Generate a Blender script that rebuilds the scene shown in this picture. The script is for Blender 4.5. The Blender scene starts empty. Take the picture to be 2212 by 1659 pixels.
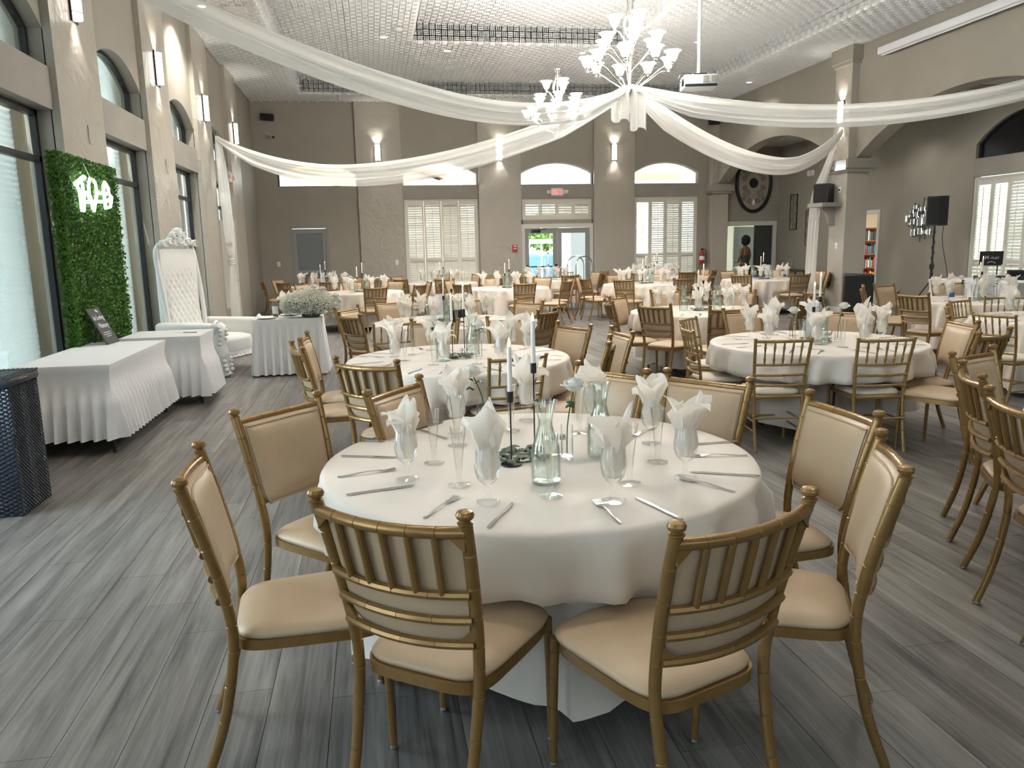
import bpy, bmesh, math, random
from mathutils import Matrix, Vector
PI = math.pi
sc = bpy.context.scene
COL = sc.collection
R = math.radians

# ------------------------------------------------------------------ camera
cam_d = bpy.data.cameras.new('camera'); cam = bpy.data.objects.new('camera', cam_d); COL.objects.link(cam)
cam_d.sensor_fit = 'HORIZONTAL'; cam_d.sensor_width = 36.0; cam_d.lens = 36.0 * 1690.0 / 2212.0
cam_d.clip_start = 0.05; cam_d.clip_end = 300
_r, _u, _f = Vector((0.9845, -0.1740, -0.0212)), Vector((0.0508, 0.1679, 0.9845)), Vector((0.1678, 0.9703, -0.1741))
cam.matrix_world = Matrix(((_r.x, _u.x, -_f.x, 0), (_r.y, _u.y, -_f.y, 0), (_r.z, _u.z, -_f.z, 1.66), (0, 0, 0, 1)))
sc.camera = cam

# ------------------------------------------------------------------ world, sun, exposure
w = bpy.data.worlds.new('sky'); sc.world = w; w.use_nodes = True
bg = w.node_tree.nodes['Background']; bg.inputs[0].default_value = (0.80, 0.90, 1.0, 1); bg.inputs[1].default_value = 3.0
sun_d = bpy.data.lights.new('sun', 'SUN'); sun_d.energy = 6.0; sun_d.angle = 0.01; sun_d.color = (1.0, 0.95, 0.86)
sun = bpy.data.objects.new('sun', sun_d); COL.objects.link(sun); sun.rotation_euler = (R(38), 0, R(-12))
vs = sc.view_settings
vs.view_transform = 'Standard'; vs.look = 'None'; vs.gamma = 1.0; vs.use_curve_mapping = False
vs.exposure = 0.6
cy = sc.cycles
cy.max_bounces = 5; cy.diffuse_bounces = 3; cy.glossy_bounces = 2; cy.transmission_bounces = 3; cy.transparent_max_bounces = 16
cy.caustics_reflective = False; cy.caustics_refractive = False; cy.sample_clamp_indirect = 6.0
cy.use_denoising = True; cy.use_adaptive_sampling = True; cy.adaptive_threshold = 0.06; cy.adaptive_min_samples = 16; cy.time_limit = 1000

# ------------------------------------------------------------------ materials
def mat(name, col, rough=0.6, metal=0.0, emit=None, estr=0.0, spec=0.5, coat=0.0, sheen=0.0, alpha=1.0):
    m = bpy.data.materials.new(name); m.use_nodes = True
    b = m.node_tree.nodes['Principled BSDF']
    b.inputs['Base Color'].default_value = (*col, 1); b.inputs['Roughness'].default_value = rough
    b.inputs['Metallic'].default_value = metal; b.inputs['Specular IOR Level'].default_value = spec
    b.inputs['Coat Weight'].default_value = coat; b.inputs['Sheen Weight'].default_value = sheen
    if emit: b.inputs['Emission Color'].default_value = (*emit, 1); b.inputs['Emission Strength'].default_value = estr
    return m
def nt(m): return m.node_tree, m.node_tree.nodes, m.node_tree.links, m.node_tree.nodes['Principled BSDF']
def add_noise(m, scale, amount, detail=3.0, stretch=(1, 1, 1), bump=0.0, bscale=None, coord='Object', bdist=0.02):
    """colour mottling (value) and fine bump from noise"""
    t, n, l, b = nt(m)
    tc = n.new('ShaderNodeTexCoord'); mp = n.new('ShaderNodeMapping'); mp.inputs['Scale'].default_value = stretch
    l.new(tc.outputs[coord], mp.inputs[0])
    nz = n.new('ShaderNodeTexNoise'); nz.inputs['Scale'].default_value = scale; nz.inputs['Detail'].default_value = detail
    l.new(mp.outputs[0], nz.inputs['Vector'])
    if amount:
        mx = n.new('ShaderNodeMixRGB'); mx.blend_type = 'MULTIPLY'; mx.inputs[0].default_value = 1.0
        c = b.inputs['Base Color'].default_value[:]; mx.inputs[1].default_value = c
        rp = n.new('ShaderNodeMapRange'); rp.inputs[1].default_value = 0.3; rp.inputs[2].default_value = 0.7
        rp.inputs[3].default_value = 1 - amount; rp.inputs[4].default_value = 1 + amount
        l.new(nz.outputs[0], rp.inputs[0]); l.new(rp.outputs[0], mx.inputs[2]); l.new(mx.outputs[0], b.inputs['Base Color'])
    if bump:
        n2 = n.new('ShaderNodeTexNoise'); n2.inputs['Scale'].default_value = bscale or scale * 3; n2.inputs['Detail'].default_value = 4
        l.new(mp.outputs[0], n2.inputs['Vector'])
        bp = n.new('ShaderNodeBump'); bp.inputs['Strength'].default_value = bump; bp.inputs['Distance'].default_value = bdist
        l.new(n2.outputs[0], bp.inputs['Height']); l.new(bp.outputs[0], b.inputs['Normal'])
    return m
def glassy(name, tint=(1, 1, 1), body=0.0, gloss=1.0):
    """thin clear glass: what lies behind shows through, the rim of the shape reflects more"""
    m = bpy.data.materials.new(name); m.use_nodes = True
    t = m.node_tree; n = t.nodes; l = t.links; n.clear()
    out = n.new('ShaderNodeOutputMaterial'); tr = n.new('ShaderNodeBsdfTransparent'); tr.inputs[0].default_value = (*tint, 1)
    gl = n.new('ShaderNodeBsdfGlossy'); gl.inputs['Roughness'].default_value = 0.04; gl.inputs[0].default_value = (gloss, gloss, gloss, 1)
    lw = n.new('ShaderNodeLayerWeight'); lw.inputs[0].default_value = 0.20
    mr = n.new('ShaderNodeMapRange'); mr.inputs[1].default_value = 0.0; mr.inputs[2].default_value = 1.0
    mr.inputs[3].default_value = 0.025 + body; mr.inputs[4].default_value = 0.45
    l.new(lw.outputs['Fresnel'], mr.inputs[0])
    mx = n.new('ShaderNodeMixShader'); l.new(mr.outputs[0], mx.inputs[0]); l.new(tr.outputs[0], mx.inputs[1]); l.new(gl.outputs[0], mx.inputs[2])
    l.new(mx.outputs[0], out.inputs[0])
    return m
def sheer(name, col, see=0.3, trans=0.5, rough=0.9):
    """woven see-through cloth: diffuse + light passing through + open weave"""
    m = bpy.data.materials.new(name); m.use_nodes = True
    t = m.node_tree; n = t.nodes; l = t.links; n.clear()
    out = n.new('ShaderNodeOutputMaterial'); d = n.new('ShaderNodeBsdfDiffuse'); d.inputs[0].default_value = (*col, 1)
    tl = n.new('ShaderNodeBsdfTranslucent'); tl.inputs[0].default_value = (*col, 1)
    m1 = n.new('ShaderNodeMixShader'); m1.inputs[0].default_value = trans
    l.new(d.outputs[0], m1.inputs[1]); l.new(tl.outputs[0], m1.inputs[2])
    tr = n.new('ShaderNodeBsdfTransparent'); m2 = n.new('ShaderNodeMixShader'); m2.inputs[0].default_value = see
    l.new(m1.outputs[0], m2.inputs[1]); l.new(tr.outputs[0], m2.inputs[2]); l.new(m2.outputs[0], out.inputs[0])
    return m

M = {}
M['wall'] = add_noise(mat('wall_paint', (0.355, 0.325, 0.272), 0.62), 0.9, 0.05, bump=0.12, bscale=38)
M['beam'] = add_noise(mat('beam_shadow_grey', (0.33, 0.305, 0.265), 0.6), 2.0, 0.06, bump=0.12, bscale=30)  # darker grey than the walls: shadow put into the beam colour
def trowel():
    m = mat('troweled_plaster', (0.44, 0.40, 0.34), 0.34, spec=0.5)
    t, n, l, b = nt(m)
    tc = n.new('ShaderNodeTexCoord')
    vo = n.new('ShaderNodeTexVoronoi'); vo.inputs['Scale'].default_value = 4.5; vo.feature = 'SMOOTH_F1'
    nz = n.new('ShaderNodeTexNoise'); nz.inputs['Scale'].default_value = 3.0; nz.inputs['Detail'].default_value = 5; nz.inputs['Distortion'].default_value = 2.2
    l.new(tc.outputs['Object'], nz.inputs['Vector'])
    mv = n.new('ShaderNodeMixRGB'); mv.inputs[0].default_value = 0.35
    l.new(tc.outputs['Object'], mv.inputs[1]); l.new(nz.outputs[1], mv.inputs[2]); l.new(mv.outputs[0], vo.inputs['Vector'])
    ad = n.new('ShaderNodeMath'); ad.operation = 'ADD'; l.new(vo.outputs[0], ad.inputs[0]); l.new(nz.outputs[0], ad.inputs[1])
    bp = n.new('ShaderNodeBump'); bp.inputs['Strength'].default_value = 0.5; bp.inputs['Distance'].default_value = 0.03
    l.new(ad.outputs[0], bp.inputs['Height']); l.new(bp.outputs[0], b.inputs['Normal'])
    return m
M['plaster'] = trowel()
M['trimwhite'] = mat('white_trim', (0.70, 0.68, 0.63), 0.45)
M['ceil'] = mat('white_acoustic_foam', (0.80, 0.80, 0.79), 0.8)
M['ceilplain'] = mat('white_ceiling_paint', (0.62, 0.61, 0.58), 0.8)
M['greydoor'] = mat('grey_door_paint', (0.30, 0.30, 0.29), 0.45)
M['darkdoor'] = mat('dark_door_paint', (0.05, 0.055, 0.055), 0.5)
M['black'] = mat('black_metal', (0.012, 0.012, 0.013), 0.4)
M['blackfab'] = add_noise(mat('black_grille', (0.008, 0.008, 0.009), 0.8), 150, 0.3)
M['bronze'] = mat('dark_window_frame', (0.012, 0.013, 0.015), 0.35)
M['glass'] = glassy('window_glass', (0.93, 0.97, 0.96), 0.02)
M['clear'] = glassy('clear_glass', (0.992, 0.996, 0.994), 0.0)
M['plastic'] = glassy('clear_plastic', (0.98, 0.98, 0.97), 0.02)
M['greenglass'] = glassy('greenish_glass', (0.955, 0.985, 0.97), 0.06)
M['water'] = glassy('water', (0.985, 0.995, 0.99), 0.02)
def floor_mat():
    m = mat('grey_oak_plank', (0.20, 0.185, 0.17), 0.36, spec=0.45)
    t, n, l, b = nt(m)
    tc = n.new('ShaderNodeTexCoord'); oi = n.new('ShaderNodeObjectInfo')
    geo = n.new('ShaderNodeNewGeometry')
    # a tone of its own for every plank, also inside the joined part: whole-plank cells of the world position
    sx = n.new('ShaderNodeSeparateXYZ'); l.new(geo.outputs['Position'], sx.inputs[0])
    dv = n.new('ShaderNodeMath'); dv.operation = 'DIVIDE'; dv.inputs[1].default_value = 0.23; l.new(sx.outputs[0], dv.inputs[0])
    fl = n.new('ShaderNodeMath'); fl.operation = 'FLOOR'; l.new(dv.outputs[0], fl.inputs[0])
    wn = n.new('ShaderNodeTexWhiteNoise'); wn.noise_dimensions = '1D'; l.new(fl.outputs[0], wn.inputs['W'])
    ofs = n.new('ShaderNodeMath'); ofs.operation = 'MULTIPLY'; ofs.inputs[1].default_value = 37.0; l.new(wn.outputs[0], ofs.inputs[0])
    cb = n.new('ShaderNodeCombineXYZ'); l.new(ofs.outputs[0], cb.inputs[1]); l.new(ofs.outputs[0], cb.inputs[2])
    av = n.new('ShaderNodeVectorMath'); l.new(geo.outputs['Position'], av.inputs[0]); l.new(cb.outputs[0], av.inputs[1])
    mp = n.new('ShaderNodeMapping'); mp.inputs['Scale'].default_value = (14, 0.9, 1); l.new(av.outputs[0], mp.inputs[0])
    g1 = n.new('ShaderNodeTexNoise'); g1.inputs['Scale'].default_value = 1.0; g1.inputs['Detail'].default_value = 8; g1.inputs['Roughness'].default_value = 0.65; g1.inputs['Distortion'].default_value = 0.6
    l.new(mp.outputs[0], g1.inputs['Vector'])
    mp2 = n.new('ShaderNodeMapping'); mp2.inputs['Scale'].default_value = (90, 2.2, 1); l.new(av.outputs[0], mp2.inputs[0])
    g2 = n.new('ShaderNodeTexNoise'); g2.inputs['Scale'].default_value = 1.0; g2.inputs['Detail'].default_value = 4; l.new(mp2.outputs[0], g2.inputs['Vector'])
    ad = n.new('ShaderNodeMath'); ad.operation = 'ADD'; l.new(g1.outputs[0], ad.inputs[0])
    m2 = n.new('ShaderNodeMath'); m2.operation = 'MULTIPLY'; m2.inputs[1].default_value = 0.35; l.new(g2.outputs[0], m2.inputs[0]); l.new(m2.outputs[0], ad.inputs[1])
    cr = n.new('ShaderNodeValToRGB'); e = cr.color_ramp.elements
    e[0].position = 0.45; e[0].color = (0.060, 0.053, 0.048, 1); e[1].position = 0.88; e[1].color = (0.27, 0.255, 0.24, 1)
    k = cr.color_ramp.elements.new(0.64); k.color = (0.155, 0.145, 0.135, 1)
    l.new(ad.outputs[0], cr.inputs[0])
    mx = n.new('ShaderNodeMixRGB'); mx.blend_type = 'MULTIPLY'; mx.inputs[0].default_value = 1
    mr = n.new('ShaderNodeMapRange'); mr.inputs[3].default_value = 0.82; mr.inputs[4].default_value = 1.18; l.new(oi.outputs['Random'], mr.inputs[0])
    l.new(cr.outputs[0], mx.inputs[1]); l.new(mr.outputs[0], mx.inputs[2]); l.new(mx.outputs[0], b.inputs['Base Color'])
    bp = n.new('ShaderNodeBump'); bp.inputs['Strength'].default_value = 0.12; bp.inputs['Distance'].default_value = 0.004
    l.new(g2.outputs[0], bp.inputs['Height']); l.new(bp.outputs[0], b.inputs['Normal'])
    return m
M['floor'] = floor_mat()
M['gap'] = mat('plank_joint', (0.03, 0.028, 0.026), 0.8)
M['gold'] = add_noise(mat('gold_painted_metal', (0.29, 0.168, 0.058), 0.3, metal=0.5), 40, 0.06)
M['gold2'] = add_noise(mat('pale_gold_resin', (0.36, 0.235, 0.09), 0.32, metal=0.45), 40, 0.06)
M['vinyl'] = add_noise(mat('beige_vinyl', (0.50, 0.372, 0.245), 0.42, spec=0.45), 6, 0.05, bump=0.05, bscale=300)
M['cushion'] = add_noise(mat('ivory_cushion', (0.74, 0.66, 0.56), 0.7), 10, 0.04)
def cloth(name, col, rough=0.75, sheen=0.3, bump=0.25):
    m = mat(name, col, rough, sheen=sheen, spec=0.25)
    add_noise(m, 2.5, 0.02, bump=bump, bscale=9, bdist=0.01)
    return m
M['cloth'] = cloth('champagne_satin', (0.76, 0.685, 0.605), 0.55)
M['white_cloth'] = cloth('white_cloth', (0.83, 0.83, 0.83), 0.8)
M['spandex'] = cloth('white_spandex', (0.80, 0.80, 0.81), 0.6, bump=0.08)
M['napkin'] = sheer('ivory_organza', (0.97, 0.92, 0.85), 0.05, 0.4)
M['napkinw'] = sheer('white_organza', (0.95, 0.94, 0.93), 0.10, 0.35)
M['drape'] = sheer('white_sheer_drape', (0.95, 0.94, 0.91), 0.16, 0.45)
M['steel'] = mat('polished_steel', (0.62, 0.61, 0.60), 0.16, metal=1.0)
M['nickel'] = mat('brushed_nickel', (0.58, 0.55, 0.50), 0.25, metal=1.0)
M['candle'] = mat('white_candle_wax', (0.88, 0.84, 0.78), 0.5)
M['flame'] = mat('candle_flame', (1, 0.75, 0.3), 0.5, emit=(1.0, 0.62, 0.18), estr=4.0)
M['shade'] = mat('lit_glass_shade', (0.95, 0.94, 0.9), 0.4, emit=(1.0, 0.97, 0.90), estr=13.0)
M['sconce'] = mat('lit_sconce_glass', (0.95, 0.94, 0.9), 0.4, emit=(1.0, 0.96, 0.86), estr=5.0)
M['can'] = mat('lit_downlight', (0.95, 0.94, 0.9), 0.4, emit=(1.0, 0.95, 0.86), estr=14.0)
M['neon'] = mat('white_neon', (1, 1, 1), 0.4, emit=(0.90, 1.0, 0.98), estr=4.0)
M['red'] = mat('red_paint', (0.45, 0.02, 0.02), 0.4)
M['redlit'] = mat('red_lit_letters', (0.8, 0.05, 0.05), 0.4, emit=(1.0, 0.10, 0.10), estr=1.6)
M['leaf'] = mat('green_leaf', (0.035, 0.10, 0.03), 0.5)
M['leaf2'] = mat('eucalyptus_leaf', (0.045, 0.095, 0.055), 0.5)
M['box'] = add_noise(mat('boxwood_leaf', (0.10, 0.23, 0.035), 0.5), 60, 0.5)
M['petal'] = mat('white_petal', (0.86, 0.85, 0.80), 0.6)
M['gyp'] = mat('babys_breath', (0.80, 0.80, 0.70), 0.8)
M['gypg'] = mat('babys_breath_stems', (0.22, 0.28, 0.14), 0.8)
M['card'] = mat('white_card', (0.82, 0.82, 0.84), 0.6)
M['ink'] = mat('ink', (0.05, 0.06, 0.09), 0.6)
M['wicker'] = mat('dark_blue_wicker', (0.018, 0.024, 0.036), 0.35)
M['leather'] = mat('white_tufted_leather', (0.80, 0.79, 0.75), 0.38)
M['carved'] = mat('white_carved_wood', (0.82, 0.82, 0.81), 0.4)
M['shutter'] = mat('ivory_shutter', (0.74, 0.71, 0.62), 0.5)
M['plasticw'] = mat('white_plastic', (0.72, 0.71, 0.68), 0.45)
M['mirror'] = mat('mirror', (0.75, 0.76, 0.75), 0.05, metal=1.0)
M['wood'] = add_noise(mat('cherry_shelf', (0.22, 0.075, 0.035), 0.5), 12, 0.2, stretch=(1, 1, 8))
M['skin'] = mat('brown_skin', (0.20, 0.10, 0.06), 0.5)
M['hair'] = add_noise(mat('black_hair', (0.006, 0.005, 0.005), 0.6), 60, 0.3, bump=0.8, bscale=90)
M['dress'] = add_noise(mat('dark_green_dress', (0.02, 0.035, 0.016), 0.5), 18, 0.6)
M['cream'] = add_noise(mat('cream_stucco', (0.80, 0.70, 0.54), 0.9), 20, 0.08, bump=0.3, bscale=60)
M['tan'] = mat('tan_band', (0.75, 0.42, 0.18), 0.9)
M['concrete'] = add_noise(mat('pale_concrete', (0.55, 0.56, 0.56), 0.9), 3, 0.1)
M['blue'] = mat('blue_tarp', (0.10, 0.22, 0.38), 0.6)

# ------------------------------------------------------------------ mesh helpers
class MB:
    def __init__(s): s.v = []; s.f = []
    def add(s, vs, fs):
        o = len(s.v); s.v += [tuple(p) for p in vs]; s.f += [tuple(i + o for i in f) for f in fs]; return s
    def box(s, x0, x1, y0, y1, z0, z1, rot=None, c=None):
        P = [(x, y, z) for z in (z0, z1) for y in (y0, y1) for x in (x0, x1)]
        if rot is not None:
            cc = Vector(c) if c else Vector(((x0 + x1) / 2, (y0 + y1) / 2, (z0 + z1) / 2))
            P = [tuple(rot @ (Vector(p) - cc) + cc) for p in P]
        return s.add(P, [(0, 2, 3, 1), (4, 5, 7, 6), (0, 1, 5, 4), (2, 6, 7, 3), (0, 4, 6, 2), (1, 3, 7, 5)])
    def rbox(s, x0, x1, y0, y1, z0, z1, bev=0.01, seg=2):
        b = bmesh.new(); bmesh.ops.create_cube(b, size=1)
        for v in b.verts: v.co = Vector(((x0 + x1) / 2 + v.co.x * (x1 - x0), (y0 + y1) / 2 + v.co.y * (y1 - y0), (z0 + z1) / 2 + v.co.z * (z1 - z0)))
        bmesh.ops.bevel(b, geom=b.edges[:], offset=bev, segments=seg, profile=0.5, affect='EDGES')
        b.verts.index_update(); s.add([v.co[:] for v in b.verts], [[v.index for v in f.verts] for f in b.faces]); b.free(); return s
    def tube(s, pts, rad, n=8, cap=True, closed=False):
        P = [Vector(p) for p in pts]; k = len(P); rr = rad if isinstance(rad, (list, tuple)) else [rad] * k
        T = []
        for i in range(k):
            a = P[(i - 1) % k] if (i or closed) else P[i]; b = P[(i + 1) % k] if (i < k - 1 or closed) else P[i]
            T.append((b - a).normalized() if (b - a).length > 1e-9 else Vector((0, 0, 1)))
        nrm = T[0].orthogonal().normalized(); vs_ = []
        for i in range(k):
            nrm = (nrm - T[i] * nrm.dot(T[i])); nrm = nrm.normalized() if nrm.length > 1e-6 else T[i].orthogonal().normalized()
            bi = T[i].cross(nrm)
            for j in range(n):
                a = 2 * PI * j / n; vs_.append(P[i] + (nrm * math.cos(a) + bi * math.sin(a)) * rr[i])
        fs = []
        for i in range(k if closed else k - 1):
            i2 = (i + 1) % k
            for j in range(n): fs.append((i * n + j, i * n + (j + 1) % n, i2 * n + (j + 1) % n, i2 * n + j))
        if cap and not closed: fs += [tuple(range(n))[::-1], tuple((k - 1) * n + j for j in range(n))]
        return s.add(vs_, fs)
    def lathe(s, prof, n=20, c=(0, 0, 0), cap0=True, cap1=True, sq=None):
        vs_ = []
        for r, z in prof:
            for j in range(n):
                a = 2 * PI * j / n; vs_.append((c[0] + r * math.cos(a), c[1] + r * math.sin(a), c[2] + z))
        k = len(prof); fs = []
        for i in range(k - 1):
            for j in range(n): fs.append((i * n + j, i * n + (j + 1) % n, (i + 1) * n + (j + 1) % n, (i + 1) * n + j))
        if cap0: fs.append(tuple(range(n))[::-1])
        if cap1: fs.append(tuple((k - 1) * n + j for j in range(n)))
        return s.add(vs_, fs)
    def grid(s, fn, nu, nv, closeu=False):
        vs_ = [fn(i / (nu if closeu else nu - 1), j / (nv - 1)) for j in range(nv) for i in range(nu)]
        fs = []
        for j in range(nv - 1):
            for i in range(nu if closeu else nu - 1):
                i2 = (i + 1) % nu; fs.append((j * nu + i, j * nu + i2, (j + 1) * nu + i2, (j + 1) * nu + i))
        return s.add(vs_, fs)
    def prism(s, outl, d0, d1, fn):
        """2-D outline extruded between d0 and d1; fn(u, v, d) -> point"""
        n = len(outl)
        vs_ = [fn(u, v, d0) for u, v in outl] + [fn(u, v, d1) for u, v in outl]
        fs = [tuple(range(n)), tuple(range(2 * n - 1, n - 1, -1))] + [(i, i + n, (i + 1) % n + n, (i + 1) % n) for i in range(n)]
        return s.add(vs_, fs)
    def xform(s, m):
        s.v = [tuple(m @ Vector(p)) for p in s.v]; return s
    def mesh(s, name, smooth=0):
        me = bpy.data.meshes.new(name); me.from_pydata(s.v, [], s.f); me.update()
        b = bmesh.new(); b.from_mesh(me); bmesh.ops.recalc_face_normals(b, faces=b.faces[:]); b.to_mesh(me); b.free()
        if smooth:
            me.shade_smooth()
            if smooth < 180: me.set_sharp_from_angle(angle=R(smooth))
        return me
    def build(s, name, m, parent=None, smooth=0):
        return obj(name, s.mesh(name, smooth), m, parent)
def obj(name, me, m=None, parent=None, loc=None, rz=None):
    o = bpy.data.objects.new(name, me); COL.objects.link(o)
    if m is not None and me is not None and len(me.materials) == 0: me.materials.append(M[m] if isinstance(m, str) else m)
    if parent is not None: o.parent = parent
    if loc is not None: o.location = loc
    if rz is not None: o.rotation_euler = (0, 0, rz)
    return o
def tag(o, label=None, cat=None, group=None, kind=None):
    if label: o['label'] = label
    if cat: o['category'] = cat
    if group: o['group'] = group
    if kind: o['kind'] = kind
    return o
def thing(name, label, cat, loc=(0, 0, 0), rz=0.0, group=None, kind=None):
    o = bpy.data.objects.new(name, None); COL.objects.link(o); o.empty_display_size = 0.05
    o.location = loc; o.rotation_euler = (0, 0, rz); return tag(o, label, cat, group, kind)
def struct(name, mb, m, label, cat, smooth=0, parent=None):
    o = mb.build(name, m, parent, smooth); tag(o, label, cat, None, 'structure'); return o
KIDS = {}
def proto(fn):
    """a recipe [(name, mesh, material, parent_index or None, loc)] that place() copies with shared meshes"""
    return fn()
def place(recipe, name, label, cat, loc, rz=0.0, group=None, sc_=1.0):
    root = thing(name, label, cat, loc, rz, group); made = []
    if sc_ != 1.0: root.scale = (sc_,) * 3
    for nm, me, par, l in recipe:
        made.append(obj(nm, me, None, root if par is None else made[par], l))
    return root
def part(mb, nm, m, par=None, loc=None, smooth=40):
    me = mb.mesh(nm, smooth); me.materials.append(M[m]); return (nm, me, par, loc)
def text(s, size, parent, loc, rot, m, name='lettering', ext=0.002, shear=0.0, align='CENTER', sx=1.0):
    c = bpy.data.curves.new(name, 'FONT'); c.body = s; c.size = size; c.extrude = ext; c.align_x = align; c.align_y = 'CENTER'; c.shear = shear; c.resolution_u = 3
    tmp = bpy.data.objects.new('tmp', c); COL.objects.link(tmp); bpy.context.view_layer.update()
    me = bpy.data.meshes.new_from_object(tmp.evaluated_get(bpy.context.evaluated_depsgraph_get())); bpy.data.objects.remove(tmp)
    me.name = name; me.materials.clear(); me.materials.append(M[m]); o = obj(name, me, None, parent, loc); o.rotation_euler = rot; o.scale = (sx, 1, 1); return o
def lamp(name, kind, loc, energy, col=(1, 1, 1), parent=None, rot=None, **kw):
    d = bpy.data.lights.new(name, kind); d.energy = energy; d.color = col
    for k, v in kw.items(): setattr(d, k, v)
    o = bpy.data.objects.new(name, d); COL.objects.link(o); o.location = loc
    if rot: o.rotation_euler = rot
    if parent: o.parent = parent
    return o
def lerp(a, b, t): return a + (b - a) * t
def spline(pts, n):
    """Catmull-Rom through pts, n samples"""
    P = [Vector(p) for p in pts]; out = []; k = len(P) - 1
    for i in range(n):
        t = i / (n - 1) * k; j = min(int(t), k - 1); u = t - j
        p0, p1, p2, p3 = P[max(j - 1, 0)], P[j], P[j + 1], P[min(j + 2, k)]
        out.append(0.5 * ((2 * p1) + (p2 - p0) * u + (2 * p0 - 5 * p1 + 4 * p2 - p3) * u * u + (3 * p1 - p0 - 3 * p2 + p3) * u ** 3))
    return out
def sag_arch(c, half, spring, rise, n=16):
    rad = (half * half + rise * rise) / (2 * rise)
    return [(c + half * (1 - 2 * i / n), spring + math.sqrt(max(rad * rad - (half * (1 - 2 * i / n)) ** 2, 0)) - (rad - rise)) for i in range(n + 1)]   # from +half to -half
# ================================================================== THE ROOM
ZC, Z1, Z2 = 5.72, 6.07, 6.45          # ceiling tiers
YF = 23.3                              # far wall
YB = -4.0                              # back wall behind the camera
XL, XR, XS = -3.08, 10.45, 12.63       # left wall, arcade, side wall of the aisle
# ---- floor of single planks
fl = struct('floor', MB().box(-3.6, 13.2, YB - .2, YF + .2, -0.12, -0.004), 'gap', 'grey oak plank floor across the whole hall', 'floor')
rnd = random.Random(5)
PW, PL = 0.23, 1.52
cells = []
i = 0; x = -3.45
while x < 13.0:
    y = YB - rnd.random() * PL
    while y < YF:
        y0, y1 = max(y, YB), min(y + PL, YF)
        if y1 - y0 > 0.05: cells.append((x, y0, y1))
        y += PL
    x += PW
def seen(cx, cy):
    d = cy * 0.97 + cx * 0.168
    return d > 0.9 and -0.50 < (cx * .9845 - cy * .174) / d < 0.70 and d > 0.9
near = sorted([c for c in cells if seen(c[0] + PW / 2, (c[1] + c[2]) / 2)], key=lambda c: math.hypot(c[0], (c[1] + c[2]) / 2))[:300]
ns = set(near)
pm = {}
for c in near:
    L_ = round(c[2] - c[1], 3)
    if L_ not in pm:
        me = MB().box(.0012, PW - .0012, .0012, L_ - .0012, -0.006, 0.0).mesh('plank'); me.materials.append(M['floor']); pm[L_] = me
    obj('plank', pm[L_], None, fl, (c[0], c[1], 0))
mb = MB()
for c in cells:
    if c not in ns: mb.box(c[0] + .0012, c[0] + PW - .0012, c[1] + .0012, c[2] - .0012, -0.006, 0.0)
far_planks = mb.build('plank_field', 'floor', fl); far_planks['kind'] = 'stuff'

# ---- left wall: bays between columns
COLS = [8.85 + 3.36 * k for k in range(-4, 4)]          # near edge of each column, each 1.35 long
BAYS = [(COLS[k] + 1.35, COLS[k + 1]) for k in range(len(COLS) - 1)]
wl = MB()
px = lambda u, v, d: (d, u, v)                           # outline (y, z) extruded in x
for y0, y1 in BAYS:
    wl.box(-3.34, XL, y0, y1, 0, 0.45)
    out = [(y1, ZC), (y1, 3.86)] + sag_arch((y0 + y1) / 2, (y1 - y0) / 2, 3.86, 0.32)[1:-1] + [(y0, 3.86), (y0, ZC)]
    wl.prism(out, -3.34, XL, px)
wl.box(-3.34, XL, YB, COLS[0], 0, ZC)
y_end = COLS[-1] + 1.35
wl.box(-3.34, XL, y_end, YF + .2, 0, ZC)
for c in COLS: wl.box(-3.34, XL, c, c + 1.35, 0, ZC)
struct('wall_left', wl, 'wall', 'long taupe wall with tall arched windows between plaster columns', 'wall')
COLW = ['left column far behind the camera', 'left column behind the camera', 'left column beside the camera', 'left column at the wicker bin',
        'left column behind the boxwood hedge panel', 'left column behind the white throne', 'left column holding the knotted drape', 'left column nearest the far corner']
for k, c in enumerate(COLS):
    struct('column', MB().box(XL - .01, -3.0, c, c + 1.35, 0, ZC), 'plaster', 'troweled plaster ' + COLW[k], 'column')
BW = ['behind the camera', 'beside the camera', 'left of the camera', 'above the wicker bin', 'behind the green hedge panel', 'behind the white throne', 'above the left side door']
BAYN = []
for k, (y0, y1) in enumerate(BAYS):
    struct('beam', MB().box(-3.30, XL + .02, y0, y1, 3.09, 3.50), 'beam', 'plaster lintel beam ' + ['far behind the camera', 'behind the camera', 'beside the camera', 'over the window by the wicker bin', 'over the window behind the hedge panel', 'over the window behind the throne', 'over the left side door'][k], 'beam')

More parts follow.
